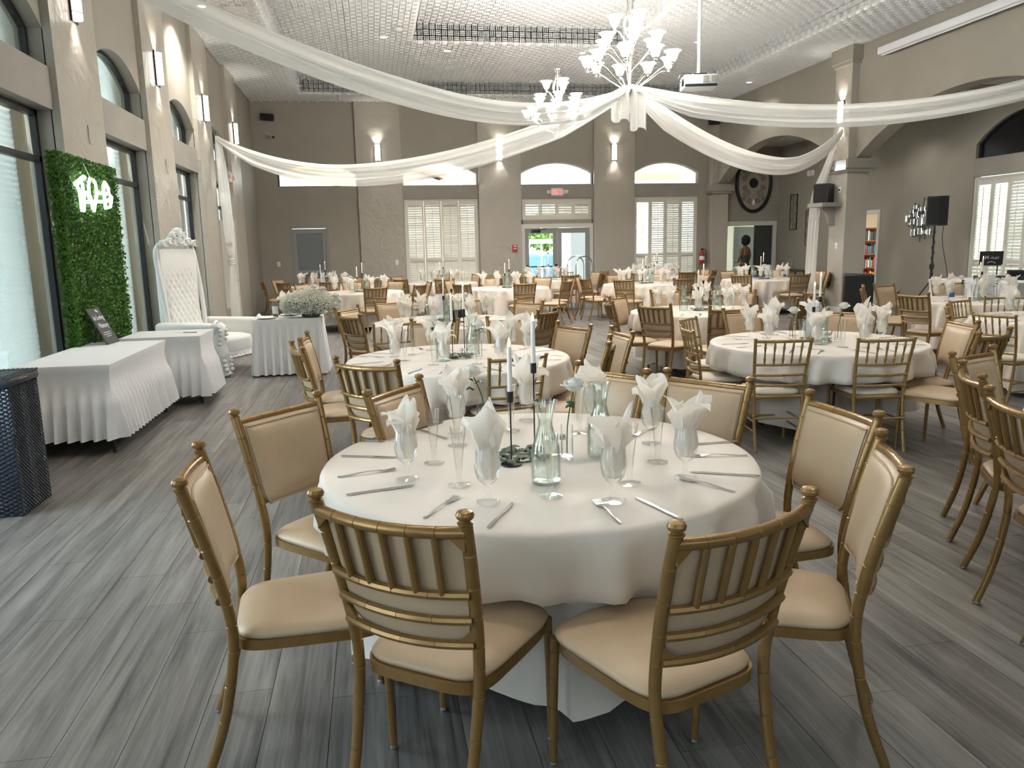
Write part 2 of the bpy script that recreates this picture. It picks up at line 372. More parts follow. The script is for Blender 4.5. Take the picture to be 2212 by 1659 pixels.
def dark_window(n, y0, y1, label, door=False):
    wn = thing('window_%d' % n, label, 'window', (-3.25, (y0 + y1) / 2, 0), kind='structure')
    h = (y1 - y0) / 2; fw = 0.06
    f = MB(); f.box(-.03, .03, -h, -h + fw, .45, 3.09); f.box(-.03, .03, h - fw, h, .45, 3.09); f.box(-.03, .03, -h, h, .45, .45 + fw)
    f.box(-.03, .03, -h, h, 3.03, 3.09); f.box(-.03, .03, -h, h, 2.58, 2.64)
    f.build('window_frame', 'bronze', wn)
    out = sag_arch(0, h, 3.86, .32, 14); inn = sag_arch(0, h - fw, 3.86 - .01, .29, 14)
    a = MB()
    fo = [(h, 3.50)] + out + [(-h, 3.50)]; fi = [(h - fw, 3.56)] + inn + [(-h + fw, 3.56)]
    for i in range(len(fo)):
        j = (i + 1) % len(fo); q = [fo[i], fo[j], fi[j], fi[i]]
        a.prism(q, -.03, .03, lambda u, v, d: (d, u, v))
    a.build('arch_frame', 'bronze', wn)
    MB().prism(fi, -.004, .004, lambda u, v, d: (d, u, v)).build('arch_pane', 'glass', wn)
    MB().box(-.004, .004, -h + fw, h - fw, .5, 2.58).build('pane', 'glass', wn)
    MB().box(-.004, .004, -h + fw, h - fw, 2.64, 3.03).build('pane', 'glass', wn)
    if n <= 3:
        lamp('daylight', 'AREA', (-.5, 0, 1.9), 120 if n == 3 else 18, (.70, .84, 1.0), wn, (0, R(-90), 0), shape='RECTANGLE', size=2.9, size_y=1.9)
        return wn
    # ribbed white shade hanging outside the glass, a slit of stucco shows at its far side
    def sh(u, v):
        return (-.13 + .006 * math.cos(v * 2 * PI * 46), lerp(-h - .1, h - .22, u), lerp(.40, 3.06, v))
    s = MB().grid(sh, 2, 46 * 4 + 1); s.build('ribbed_shade', 'shadecloth', wn, 180)
    def sh2(u, v): return (-.13, lerp(-h - .1, h + .1, u), lerp(3.42, 4.25, v))
    MB().grid(sh2, 2, 3).build('arch_shade', 'shadecloth', wn)
    return wn
M['shadecloth'] = sheer('translucent_white_shade', (0.60, 0.635, 0.60), 0.0, 0.5)
WL = ['window wall bay far behind the camera', 'window bay behind the camera', 'tall dark-framed arched window beside the camera', 'tall dark-framed arched window by the wicker bin',
      'tall dark-framed arched window behind the hedge panel', 'tall dark-framed arched window behind the white throne', 'tall dark-framed arched window above the left side door']
for k, (y0, y1) in enumerate(BAYS): dark_window(k + 1, y0, y1, WL[k])
# stucco piers and eaves outside the left windows
ob = MB()
for y0, y1 in BAYS: ob.box(-4.0, -3.55, y1 - .25, y1 + .9, 0, 5.0)
tag(ob.build('exterior_piers', 'cream'), 'cream stucco piers outside the left windows', 'wall', None, 'structure')
# side door in the last left bay
y0, y1 = BAYS[-1]
d = thing('door_1', 'pale side door in white frame behind the knotted drape', 'door', (XL, 0, 0), kind='structure')
f = MB(); f.box(-.12, .05, 17.95, 18.05, 0, 2.20); f.box(-.12, .05, 18.85, 18.95, 0, 2.20); f.box(-.12, .05, 17.95, 18.95, 2.20, 2.34); f.build('door_frame', 'trimwhite', d)
MB().box(-.08, -.02, 18.05, 18.85, 0, 2.2).build('door_leaf', 'trimwhite', d)
MB().tube([(.0, 18.72, 1.02), (.05, 18.72, 1.02), (.05, 18.60, 1.02)], .012).build('handle', 'steel', d, 40)
MB().box(-.30, -.12, y0, y1, 0, 2.34).build('door_wall', 'wall', d)

# ---- far wall
FB = [(-3.08, -.30), (.95, 3.15), (4.40, 6.62), (7.88, 10.10)]
FC = [(-.30, .95), (3.15, 4.40), (6.62, 7.88)]
pyf = lambda u, v, d: (u, d, v)
wf = MB()
def far_bay(x0, x1, a0, a1, opens):
    """wall above the arch, the beam zone, and the wall around the lower opening"""
    out = [(x1, ZC), (x1, 3.42)] + ([(a1, 3.42)] if a1 < x1 else []) + [(a1, 3.76)] + sag_arch((a0 + a1) / 2, (a1 - a0) / 2, 3.76, .31)[1:-1] + [(a0, 3.76)] + ([(a0, 3.42)] if a0 > x0 else []) + [(x0, 3.42), (x0, ZC)]
    wf.prism(out, YF, YF + .16, pyf)
    o0, o1, ot = opens
    if a0 > x0: wf.box(x0, a0, YF, YF + .16, 3.04, 3.42)
    if a1 < x1: wf.box(a1, x1, YF, YF + .16, 3.04, 3.42)
    if o0 > x0: wf.box(x0, o0, YF, YF + .16, 0, 3.04)
    if o1 < x1: wf.box(o1, x1, YF, YF + .16, 0, 3.04)
    wf.box(o0, o1, YF, YF + .16, ot, 3.04)
far_bay(-3.08, -.30, -2.50, -.30, (-2.26, -1.20, 2.34))
far_bay(.95, 3.15, .95, 3.15, (.98, 3.12, 3.03))
far_bay(4.40, 6.62, 4.40, 6.62, (4.45, 6.57, 3.0))
far_bay(7.88, 10.45, 7.88, 9.96, (7.90, 9.94, 3.03))
wf.box(-3.34, -3.08, YF, YF + .16, 0, ZC)
for a, b in FC: wf.box(a, b, YF, YF + .16, 0, ZC)
# aisle part of the far wall, with the double doors' opening
wf.box(10.45, 10.88, YF, YF + .16, 0, ZC); wf.box(12.48, 12.9, YF, YF + .16, 0, ZC); wf.box(10.88, 12.48, YF, YF + .16, 2.16, ZC)
struct('wall_far', wf, 'wall', 'taupe far wall with arched clerestory windows', 'wall')
for (a, b), s in zip(FC, ['between the grey door and the closed shutters', 'left of the glass double doors', 'right of the glass double doors']):
    struct('column', MB().box(a, b, YF - .12, YF + .01, 0, ZC), 'plaster', 'far troweled plaster column ' + s, 'column')
for (a, b), s in zip(((-2.50, -.30), (.95, 3.15), (4.40, 6.62), (7.88, 9.96)), ['above the grey far door', 'above the closed shutters', 'behind the exit sign', 'above the bright shutters']):
    struct('beam', MB().box(a, b, YF - .03, YF + .16, 3.04, 3.42), 'beam', 'grey-taupe lintel beam ' + s, 'beam')
WF = ['far arched window veiled by the white drape', 'far arched window above the closed shutters', 'bright far arched window above the exit sign', 'bright far arched window above the lit shutters']
for k, (a, b) in enumerate([(-2.50, -.30), (.95, 3.15), (4.40, 6.62), (7.88, 9.96)]):
    wn = thing('window_%d' % (20 + k), WF[k], 'window', ((a + b) / 2, YF + .13, 0), kind='structure'); h = (b - a) / 2; fw = .05
    fo = [(h, 3.42)] + sag_arch(0, h, 3.76, .31, 14) + [(-h, 3.42)]; fi = [(h - fw, 3.44)] + sag_arch(0, h - fw, 3.74, .29, 14) + [(-h + fw, 3.44)]
    m_ = MB()
    for i in range(len(fo)):
        j = (i + 1) % len(fo); m_.prism([fo[i], fo[j], fi[j], fi[i]], -.03, .02, pyf)
    m_.build('arch_frame', 'bronze' if k == 0 else 'trimwhite', wn); MB().prism(fi, -.004, .004, pyf).build('pane', 'glass', wn)

# ---- plantation shutters
slat_cache = {}
def slat_mesh(wd):
    k = round(wd, 3)
    if k not in slat_cache:
        m_ = MB(); n = 8
        m_.prism([(.041 * math.cos(2 * PI * i / n), .005 * math.sin(2 * PI * i / n)) for i in range(n)], -wd / 2, wd / 2, lambda u, v, d: (d, u, v))
        me = m_.mesh('slat', 60); me.materials.append(M['shutter']); slat_cache[k] = me
    return slat_cache[k]
def shutters(label, name, loc, rz, wid, z0, z1, npan, tilts, split, gap=.05):
    """npan hinged panels of louvers in a frame; split = height of the mid rail or None"""
    t = thing(name, label, 'shutters', loc, rz)
    f = MB(); f.box(-wid / 2, -wid / 2 + .05, -.035, .035, z0 + .05, z1 - .05); f.box(wid / 2 - .05, wid / 2, -.035, .035, z0 + .05, z1 - .05)
    f.box(-wid / 2, wid / 2, -.035, .035, z1 - .05, z1); f.box(-wid / 2, wid / 2, -.035, .035, z0, z0 + .05); f.build('shutter_frame', 'shutter', t)
    pw = (wid - .1) / npan
    for i in range(npan):
        x0 = -wid / 2 + .05 + i * pw; x1 = x0 + pw; st = .055
        p = MB(); p.box(x0 + .003, x0 + st, -.018, .018, z0 + .05, z1 - .05); p.box(x1 - st, x1 - .003, -.018, .018, z0 + .05, z1 - .05)
        p.box(x0 + st, x1 - st, -.018, .018, z1 - .16, z1 - .05); p.box(x0 + st, x1 - st, -.018, .018, z0 + .05, z0 + .15)
        secs = [(z0 + .15, z1 - .16)]
        if split: p.box(x0 + st, x1 - st, -.018, .018, split - .04, split + .04); secs = [(z0 + .15, split - .04), (split + .04, z1 - .16)]
        pn = p.build('shutter_panel', 'shutter', t)
        me = slat_mesh(x1 - x0 - 2 * st - .004)
        for si, (a, b) in enumerate(secs):
            n = max(3, int((b - a) / .064)); tl = tilts[i][(len(secs) - 1 - si) % len(tilts[i])]
            for k in range(n):
                o = obj('slat', me, None, pn, ((x0 + x1) / 2, 0, a + (b - a) * (k + .5) / n)); o.rotation_euler = (tl + rnd.uniform(-.06, .06), 0, 0)
            MB().box((x0 + x1) / 2 - .006, (x0 + x1) / 2 + .006, -.045, -.033, a + .02, b - .02).build('tilt_rod', 'shutter', pn)
    return t
CL, OP = R(62), R(22)
shutters('ivory plantation shutters, mostly closed, left of the glass doors', 'plantation_shutters', (2.05, YF + .06, 0), 0, 2.14, .35, 3.03, 4, [(R(55), R(66)), (R(53), R(66)), (R(64), R(66)), (R(55), R(66))], 1.30)
shutters('low four-panel ivory shutters above the glass doors', 'plantation_shutters', (5.51, YF + .06, 0), 0, 2.12, 2.40, 3.0, 4, [(R(46),), (R(50),), (R(60),), (R(60),)], None)
shutters('ivory plantation shutters glowing with daylight, right of the glass doors', 'plantation_shutters', (8.92, YF + .06, 0), 0, 2.04, .35, 3.03, 4, [(R(8), R(58)), (R(40), R(50)), (R(54), R(58)), (R(36), R(56))], 1.30)

# ---- glass double doors in the far wall
d = thing('door_2', 'grey double doors with full glass and white casing', 'door', (5.51, YF, 0), kind='structure')
f = MB(); f.box(-1.10, -1.0, -.03, .12, 0, 2.16); f.box(1.0, 1.10, -.03, .12, 0, 2.16); f.box(-1.10, 1.10, -.03, .12, 2.16, 2.28); f.build('door_casing', 'trimwhite', d)
MB().box(-1.10, 1.10, .0, .14, 2.28, 2.40).build('door_head', 'wall', d)
for sx in (-1, 1):
    x0, x1 = (-1.0, -.005) if sx < 0 else (.005, 1.0)
    l_ = MB(); l_.box(x0, x0 + .13, .03, .08, 0, 2.15); l_.box(x1 - .13, x1, .03, .08, 0, 2.15); l_.box(x0 + .13, x1 - .13, .03, .08, 2.0, 2.15); l_.box(x0 + .13, x1 - .13, .03, .08, 0, .25)
    lf = l_.build('door_leaf', 'greydoor', d)
    MB().box(x0 + .13, x1 - .13, .05, .058, .25, 2.0).build('pane', 'glass', lf)
lf = d
pb = MB(); pb.tube([(-.96, -.03, 1.02), (-.06, -.03, 1.02)], .02); pb.rbox(-.12, -.02, -.07, .03, .93, 1.09, .01); pb.rbox(-.97, -.90, -.06, .03, .97, 1.07, .01); pb.build('push_bar', 'black', d, 40)
cl = MB(); cl.rbox(-.80, -.52, -.05, .03, 2.03, 2.11, .01); cl.tube([(-.62, -.02, 2.10), (-.35, -.02, 2.14)], .012); cl.build('door_closer', 'black', d, 40)
pl = MB(); pl.tube([(.10, 0, .5), (.10, 0, 1.1)], .015); pl.build('pull_handle', 'steel', d, 40)
# grey service door, far left
d = thing('door_3', 'grey far door with one large pane behind the last table', 'door', (-1.73, YF, 0), kind='structure')
f = MB(); f.box(-.53, -.46, -.02, .1, 0, 2.26); f.box(.46, .53, -.02, .1, 0, 2.26); f.box(-.53, .53, -.02, .1, 2.26, 2.34); f.build('door_frame', 'greydoor', d)
f = MB(); f.box(-.46, -.36, .02, .07, 0, 2.25); f.box(.36, .46, .02, .07, 0, 2.25); f.box(-.36, .36, .02, .07, 2.12, 2.25); f.box(-.36, .36, .02, .07, 0, .3); f.box(-.36, .36, .02, .07, 1.02, 1.08); lf = f.build('door_leaf', 'greydoor', d)
M['greypane'] = mat('grey_coated_pane', (0.20, 0.21, 0.22), 0.12)
MB().box(-.36, .36, .04, .05, 1.08, 2.12).build('pane', 'greypane', lf); MB().box(-.36, .36, .04, .05, .3, 1.02).build('pane', 'greypane', lf)

# ---- arcade wall on the right with its arches and pillars
AY = [(19.82, 3.17), (12.85, 3.17), (5.88, 3.17)]
out = [(YF + .1, ZC)] + [(YF + .1, 3.36)]
for c, h in AY: out += sag_arch(c, h, 3.36, .95, 22)
out += [(YB, 3.36), (YB, ZC)]
struct('wall_right', MB().prism(out, XR, 10.80, px), 'wall', 'taupe arcade wall of wide arches along the right side', 'wall')
def pillar(y0, y1, label):
    p = thing('pillar', label, 'pillar', (10.27, (y0 + y1) / 2, 0), kind='structure'); h = (y1 - y0) / 2
    MB().rbox(0, .53, -h, h, 0, 3.08, .012).build('shaft', 'plaster', p)
    MB().rbox(0, .20, -h, h, 3.34, 5.34, .008).build('upper_shaft', 'plaster', p)
    c = MB(); c.rbox(-.05, .60, -h - .08, h + .08, 3.08, 3.16, .006); c.rbox(-.09, .66, -h - .14, h + .14, 3.16, 3.36, .006); c.build('capital', 'beam', p)
    c = MB(); c.rbox(-.04, .2, -h - .05, h + .05, 5.32, 5.40, .004); c.rbox(-.07, .2, -h - .1, h + .1, 5.40, 5.72, .004); c.build('upper_capital', 'wall', p)
    MB().rbox(-.02, .55, -h - .02, h + .02, 0, .14, .006).build('base_block', 'trimwhite', p)
    return p
pillar(16.02, 16.63, 'plaster pillar with speaker shelf between the two arches')
pillar(22.97, 23.29, 'half pillar against the far wall by the fire extinguisher')
pillar(9.05, 9.66, 'plaster pillar of the near right arch')
# silver tape on the pillar capital
t = MB(); t.box(10.165, 10.172, 15.92, 16.35, 3.13, 3.34); tag(t.build('foil_strip', 'steel'), 'crinkled silver foil strip on the pillar capital', 'tape')
# aisle shell
ws = MB()
ws.box(XS, XS + .16, 19.10, YF + .2, 0, ZC); ws.box(XS, XS + .16, 18.25, 19.10, 2.30, ZC); ws.box(XS, XS + .16, 15.10, 18.25, 0, ZC)
ws.box(XS, XS + .16, 12.30, 15.10, 0, .60); ws.box(XS, XS + .16, YB, 12.30, 0, ZC)
aw = sag_arch(13.70, 1.40, 3.55, .55, 14)
ws.prism([(15.10, ZC)] + [(15.10, 3.55)] + aw[1:-1] + [(12.30, 3.55), (12.30, ZC)], XS, XS + .16, px)
struct('wall_side', ws, 'wall', 'taupe side wall of the aisle behind the arches', 'wall')
struct('beam', MB().box(XS - .03, XS + .16, 12.30, 15.10, 2.88, 3.25), 'beam', 'grey lintel beam over the side window shutters', 'beam')
cw = struct('ceiling_aisle', MB().box(10.80, XS, YB, YF, 4.50, 4.6), 'ceilplain', 'low pale ceiling over the right aisle', 'ceiling')
vt = thing('ceiling_vent', 'square air vent in the aisle ceiling behind the arch', 'vent', (11.7, 14.0, 4.5))
MB().rbox(-.3, .3, -.3, .3, -.02, .01, .005).build('frame', 'plasticw', vt)
for k in range(5): MB().box(-.24, .24, -.24 + k * .1, -.17 + k * .1, -.03, -.02).build('slat', 'beam', vt)
bs = MB(); bs.box(XS - .02, XS, 19.1, YF, 0, .15); bs.box(XS - .02, XS, 15.1, 18.2, 0, .15); struct('baseboard_side', bs, 'trimwhite', 'white baseboard along the side wall', 'baseboard')
dk = thing('window_30', 'dark arched window above the side shutters', 'window', (XS + .1, 13.70, 0), kind='structure')
fi = [(1.40, 3.25)] + sag_arch(0, 1.40, 3.55, .55, 14) + [(-1.40, 3.25)]
MB().prism(fi, .0, .01, px).build('pane', mat('black_covered_pane', (.01, .011, .012), .25), dk)
fo = [(u * .95, 3.25 + (v - 3.25) * .93 + .02) for u, v in fi]; m_ = MB()
for i in range(len(fi)): j = (i + 1) % len(fi); m_.prism([fi[i], fi[j], fo[j], fo[i]], -.03, .0, px)
m_.build('arch_frame', 'bronze', dk)
shutters('tall ivory shutters on the side window by the laptop', 'plantation_shutters', (XS + .05, 13.70, 0), -PI / 2, 2.78, .62, 2.86, 6, [(R(4), R(60)), (R(6), R(60)), (R(50), R(60)), (R(54), R(60)), (R(50), R(60)), (R(50), R(60))], 1.12)
wb_ = MB().box(-3.6, 13.2, YB - .2, YB, 0, 3.3); wb_.box(-3.6, 13.2, YB - .2, YB, 4.5, 6.6)
for x0, x1 in ((-3.6, -2.0), (.4, 1.4), (3.8, 4.8), (7.2, 8.2), (10.6, 13.2)): wb_.box(x0, x1, YB - .2, YB, 3.3, 4.5)
struct('wall_back', wb_, 'wall', 'back wall behind the camera, high windows added to let light in', 'wall')
for k, x0 in enumerate((-2.0, 1.4, 4.8, 8.2)):  # unseen windows, added so light from behind reaches risers and far wall
    wn = thing('window_%d' % (40 + k), 'unseen high window added for fill light in the back wall, %s of four' % ['first', 'second', 'third', 'fourth'][k], 'window', (x0 + 1.2, YB - .1, 3.9), kind='structure')
    f = MB(); f.box(-1.2, -1.13, -.04, .04, -.6, .6); f.box(1.13, 1.2, -.04, .04, -.6, .6); f.box(-1.2, 1.2, -.04, .04, -.6, -.53); f.box(-1.2, 1.2, -.04, .04, .53, .6); f.build('window_frame', 'bronze', wn)
    MB().box(-1.13, 1.13, -.004, .004, -.53, .53).build('pane', 'glass', wn)
    lamp('daylight', 'AREA', (0, -.4, 0), 22, (.86, .93, 1.0), wn, (R(90), 0, 0), shape='RECTANGLE', size=2.2, size_y=1.0)  # added fill lamp outside the made-up window

# ---- double doors in the aisle's far wall, left leaf open to a lit corridor
d = thing('door_4', 'dark panelled double doors, one leaf open, below the oval plaque', 'door', (0, YF, 0), kind='structure')
f = MB(); f.box(10.80, 10.90, -.04, .1, 0, 2.12); f.box(12.46, 12.58, -.04, .1, 0, 2.12); f.box(10.80, 12.58, -.04, .1, 2.12, 2.25); f.build('door_casing', 'trimwhite', d)
lf = MB().box(11.86, 12.46, .02, .07, 0, 2.12).build('door_leaf', 'darkdoor', d)
for xx in (11.95, 12.20):
    for z0, z1 in ((1.62, 1.86), (.95, 1.48), (.2, .8)): MB().rbox(xx, xx + .17, .005, .025, z0, z1, .008).build('door_panel', 'darkdoor', lf)
lf = MB().box(10.90, 10.95, .07, .95, 0, 2.12).build('door_leaf', 'darkdoor', d)
rm = MB(); rm.box(10.2, 10.3, YF + .2, 27, 0, 2.9); rm.box(13.1, 13.2, YF + .2, 27, 0, 2.9); rm.box(10.3, 13.1, 26.9, 27, 0, 2.8); rm.box(10.2, 13.2, YF + .16, 27, 2.9, 3.0)
rm.box(10.2, 13.2, YF + .16, 27, -.1, 0)
struct('corridor_wall', rm, mat('corridor_wall', (.62, .66, .62), .7), 'pale walls of the lit corridor beyond the open door', 'wall')
MB().box(11.55, 12.3, .8, .86, 0, 2.1).build('inner_leaf', mat('frosted_leaf', (.55, .62, .58), .4), d)
lamp('corridor_lamp', 'AREA', (11.5, 25.2, 2.75), 60, (1, .9, .75), size=.8)

# ---- library door in the side wall with its bookcase
d = thing('door_5', 'open doorway to a room with a bookcase, pale casing', 'door', (XS, 0, 0), kind='structure')
f = MB(); f.box(-.03, .12, 18.17, 18.26, 0, 2.26); f.box(-.03, .12, 19.1, 19.19, 0, 2.26); f.box(-.03, .12, 18.17, 19.19, 2.26, 2.36); f.build('door_casing', 'trimwhite', d)
rm = MB(); rm.box(XS + .16, 15.2, 17.0, 17.1, 0, 2.8); rm.box(15.1, 15.2, 17.1, 21.1, 0, 2.7); rm.box(XS + .16, 15.2, 21.1, 21.2, 0, 2.8); rm.box(XS + .16, 15.2, 17.1, 21.1, 2.7, 2.8); rm.box(XS + .16, 15.1, 17.1, 21.1, -.1, 0)
struct('library_wall', rm, mat('library_wall', (.70, .62, .50), .7), 'cream walls of the small library', 'wall')
lamp('library_lamp', 'AREA', (13.9, 19.0, 2.65), 70, (1, .92, .8), size=.8)
bk = thing('bookcase', 'reddish wooden bookcase seen through the side doorway', 'bookcase', (14.3, 20.95, 0))
f = MB(); f.box(-1.0, -.96, -.3, 0, 0, 1.95); f.box(.76, .8, -.3, 0, 0, 1.95); f.box(-1.0, .8, -.02, 0, 0, 1.95); f.build('carcass', 'wood', bk)
for z in (.05, .42, .80, 1.18, 1.56, 1.92): MB().box(-.96, .76, -.3, -.02, z, z + .03).build('shelf', 'wood', bk)
bcol = [mat('book_%d' % i, c, .6) for i, c in enumerate([(.55, .05, .03), (.62, .30, .04), (.60, .55, .10), (.08, .20, .25), (.65, .65, .62), (.10, .35, .40), (.45, .05, .05), (.05, .05, .06)])]
shelfw = ['lowest', 'second', 'third', 'fourth', 'top']; colw = ['red', 'orange', 'yellow', 'dark blue', 'white', 'teal', 'crimson', 'black']
for si, z in enumerate((.08, .45, .83, 1.21, 1.59)):
    x = -.72; kk = 0; ow = 'first second third fourth fifth sixth seventh eighth ninth tenth eleventh twelfth thirteenth fourteenth fifteenth sixteenth seventeenth eighteenth nineteenth twentieth'.split()
    while x < .04 and kk < 20:
        t_ = rnd.uniform(.03, .055); h_ = rnd.uniform(.2, .29); ci = rnd.choice((0, 1, 2, 6, 4)) if si < 2 else rnd.choice((4, 5, 7, 3, 0))
        b_ = MB().rbox(0, t_, 0, .18, 0, h_, .003, 1); o = b_.build('book', bcol[ci]); o.location = (14.3 + x, 20.72, z)
        tag(o, '%s book, %s from the left, bookcase %s shelf' % (colw[ci], ow[kk], shelfw[si]), 'book', 'books on the %s shelf' % shelfw[si]); x += t_ + rnd.choice((.001, .001, .02)); kk += 1

# ---- ceiling: three tiers of woven-relief foam panels
def relief(nx, ny, sx, sy):
    m_ = MB(); cw, ch = sx / nx, sy / ny; g = .004
    m_.box(-sx / 2 + g, sx / 2 - g, -sy / 2 + g, sy / 2 - g, 0.0, .03)
    for i in range(nx):
        for j in range(ny):
            cx, cy_ = -sx / 2 + (i + .5) * cw, -sy / 2 + (j + .5) * ch
            for k in range(3):
                o = (k - 1) * .30
                a, b = (.46, .10) if (i + j) % 2 else (.10, .46)
                ox, oy = (0, o * ch) if (i + j) % 2 else (o * cw, 0)
                x0, x1, y0, y1 = cx + ox - a * cw, cx + ox + a * cw, cy_ + oy - b * ch, cy_ + oy + b * ch
                z = -.032; e = .007
                m_.add([(x0, y0, 0), (x1, y0, 0), (x1, y1, 0), (x0, y1, 0), (x0 + e, y0 + e, z), (x1 - e, y0 + e, z), (x1 - e, y1 - e, z), (x0 + e, y1 - e, z)],
                       [(4, 7, 6, 5), (0, 4, 5, 1), (1, 5, 6, 2), (2, 6, 7, 3), (3, 7, 4, 0)])
    me = m_.mesh('ceiling_panel'); me.materials.append(M['ceil']); return me
PNL = relief(12, 6, 1.44, .72); RSR = relief(12, 3, 1.44, .36)
cs = MB()
cs.box(-3.34, 13.2, YB, YF + .2, Z2 + .04, Z2 + .2)
cs.box(-3.34, -1.67, YB, YF + .2, ZC + .03, Z2 + .1); cs.box(8.92, 10.8, YB, YF + .2, ZC + .03, Z2 + .1); cs.box(-1.67, 8.92, 22.15, YF + .2, ZC + .03, Z2 + .1)
cs.box(-1.67, 1.07, YB, 22.15, Z1 + .03, Z2 + .1); cs.box(5.85, 8.92, YB, 22.15, Z1 + .03, Z2 + .1); cs.box(1.07, 5.85, 18.1, 22.15, Z1 + .03, Z2 + .1)
ce = struct('ceiling', cs, 'ceilplain', 'white stepped ceiling of woven-relief acoustic panels', 'ceiling')
def fill(x0, x1, y0, y1, z):
    nx = max(1, round((x1 - x0) / 1.44)); ny = max(1, round((y1 - y0) / .72))
    for i in range(nx):
        for j in range(ny):
            cx, cy_ = lerp(x0, x1, (i + .5) / nx), lerp(y0, y1, (j + .5) / ny)
            if cy_ < 7.0 or cy_ < (9.3 if z < 6 else 10.5): continue
            o = obj('ceiling_panel', PNL, None, ce, (cx, cy_, z)); o.scale = ((x1 - x0) / nx / 1.44, (y1 - y0) / ny / .72, 1)
fill(-3.08, -1.67, 0.0, 22.15, ZC); fill(8.92, 10.45, 0, 22.15, ZC); fill(-3.08, 10.45, 22.15, YF, ZC)
fill(-1.67, 1.07, 0, 22.15, Z1); fill(5.85, 8.92, 0, 22.15, Z1); fill(1.07, 5.85, 18.1, 22.15, Z1)
fill(1.07, 5.85, 0, 18.1, Z2)
def riser(a, b, fixed, axis, z0, z1, rot):
    n = max(1, round((b - a) / 1.44)); L_ = (b - a) / n
    for k in range(n):
        c = lerp(a, b, (k + .5) / n)
        if (c if axis == 'y' else fixed) < 9: continue
        o = obj('ceiling_panel', RSR, None, ce, (fixed, c, (z0 + z1) / 2) if axis == 'y' else (c, fixed, (z0 + z1) / 2))
        o.scale = (L_ / 1.44, (z1 - z0) / .36, 1); o.rotation_euler = rot
rx, ry = (R(-90), 0, 0), None
riser(-1.67, 8.92, 22.15, 'x', ZC, Z1, (R(-90), 0, 0)); riser(1.07, 5.85, 18.1, 'x', Z1, Z2, (R(-90), 0, 0))
riser(0, 22.15, -1.67, 'y', ZC, Z1, (R(-90), 0, R(90))); riser(0, 22.15, 8.92, 'y', ZC, Z1, (R(-90), 0, R(-90)))
riser(0, 18.1, 1.07, 'y', Z1, Z2, (R(-90), 0, R(90))); riser(0, 18.1, 5.85, 'y', Z1, Z2, (R(-90), 0, R(-90)))

# ---- outdoors seen through the glass
struct('ground_outside', MB().box(-60, 80, YF + .3, 90, -.2, -.06), 'concrete', 'sunlit concrete outside the far doors', 'ground')
eb = thing('exterior_building', 'cream stucco building with a tan band outside the far windows', 'building', (0, 34, 0))
MB().box(8.2, 22, 0, .4, 0, 9).build('wall', 'cream', eb); MB().box(8.6, 9.9, -.05, 0, 4.45, 4.7).build('band', 'tan', eb); MB().box(11.4, 13.7, -.05, 0, 4.4, 4.7).build('band', 'tan', eb)
pr = thing('porch_post', 'white stucco post outside the right glass door', 'post', (7.1, 26.5, 0)); MB().box(-.45, .45, -.3, .3, 0, 5).build('shaft', mat('white_stucco', (.8, .8, .78), .9), pr); MB().box(-.5, .5, -.35, .35, 0, .2).build('plinth', 'cream', pr)
eb2 = thing('white_eave_building', 'low gabled roof outside the window above the closed shutters', 'building', (-.5, 42, 0))
MB().prism([(-6, 0), (5.5, 0), (5.5, 4.6), (1, 6.2), (-6, 5.2)], 0, 3, pyf).build('gable', 'cream', eb2); MB().prism([(-6.3, 5.25), (1, 6.45), (6.3, 4.75), (6.3, 4.6), (1, 6.2), (-6.3, 5.1)], -.3, 3, pyf).build('roof', 'tan', eb2)
pg = thing('patio_frame', 'white metal patio frame over a blue cover outside the doors', 'frame', (7.1, 33, 0))
fm = MB()
for x_ in (-1.4, 0, 1.6): fm.tube([(x_, 0, 0), (x_, 0, 1.9)], .035)
fm.tube([(-1.8, 0, 1.75), (2.0, 0, 1.75)], .04); fm.tube([(-.9, 0, 1.75), (0, 0, 1.2)], .03); fm.tube([(.9, 0, 1.75), (0, 0, 1.2)], .03); fm.build('bars', 'trimwhite', pg, 40)
fc = tag(MB().rbox(5.6, 8.1, 35, 37, 0, 1.25, .1).build('blue_cover', 'blue'), 'blue tarpaulin cover on the patio outside', 'cover')
rf = MB().box(5.2, 9.8, 38, 40, 1.75, 1.95).build('pergola_roof', 'greydoor'); tag(rf, 'grey pergola roof outside the left glass door', 'roof')
def tree(x, y, h, label):
    tr = thing('tree', label, 'tree', (x, y, 0)); rr = random.Random(int(x * 7))
    MB().tube([(0, 0, 0), (.1, 0, h * .6)], [.15, .08], 7).build('trunk', 'wood', tr, 40)
    m_ = MB()
    for k in range(700):
        a, b_ = rr.uniform(0, 2 * PI), rr.uniform(-1, 1); rad = h * .38 * rr.uniform(.5, 1)
        c = Vector((math.cos(a) * math.sqrt(1 - b_ * b_) * rad, math.sin(a) * math.sqrt(1 - b_ * b_) * rad, h * .68 + b_ * rad * .9))
        u = Vector((rr.uniform(-1, 1), rr.uniform(-1, 1), rr.uniform(-1, 1))).normalized(); v = u.orthogonal().normalized(); s_ = h * .05
        m_.add([c + u * s_, c + v * s_ * .6, c - u * s_, c - v * s_ * .6], [(0, 1, 2, 3)])
    m_.build('crown', 'treeleaf', tr)
M['treeleaf'] = mat('sunlit_leaf', (.16, .30, .05), .6)
tree(10.2, 46, 3.6, 'leafy green tree beyond the left glass door'); tree(8.3, 48, 3.2, 'darker tree behind the patio, left of the green tree'); tree(17.5, 12.2, 4.0, 'garden tree outside the side shutters')
struct('garden_ground', MB().box(13.4, 40, -10, 23, -.2, -.05), mat('lawn', (.12, .25, .05), .9), 'lawn outside the side window', 'ground')
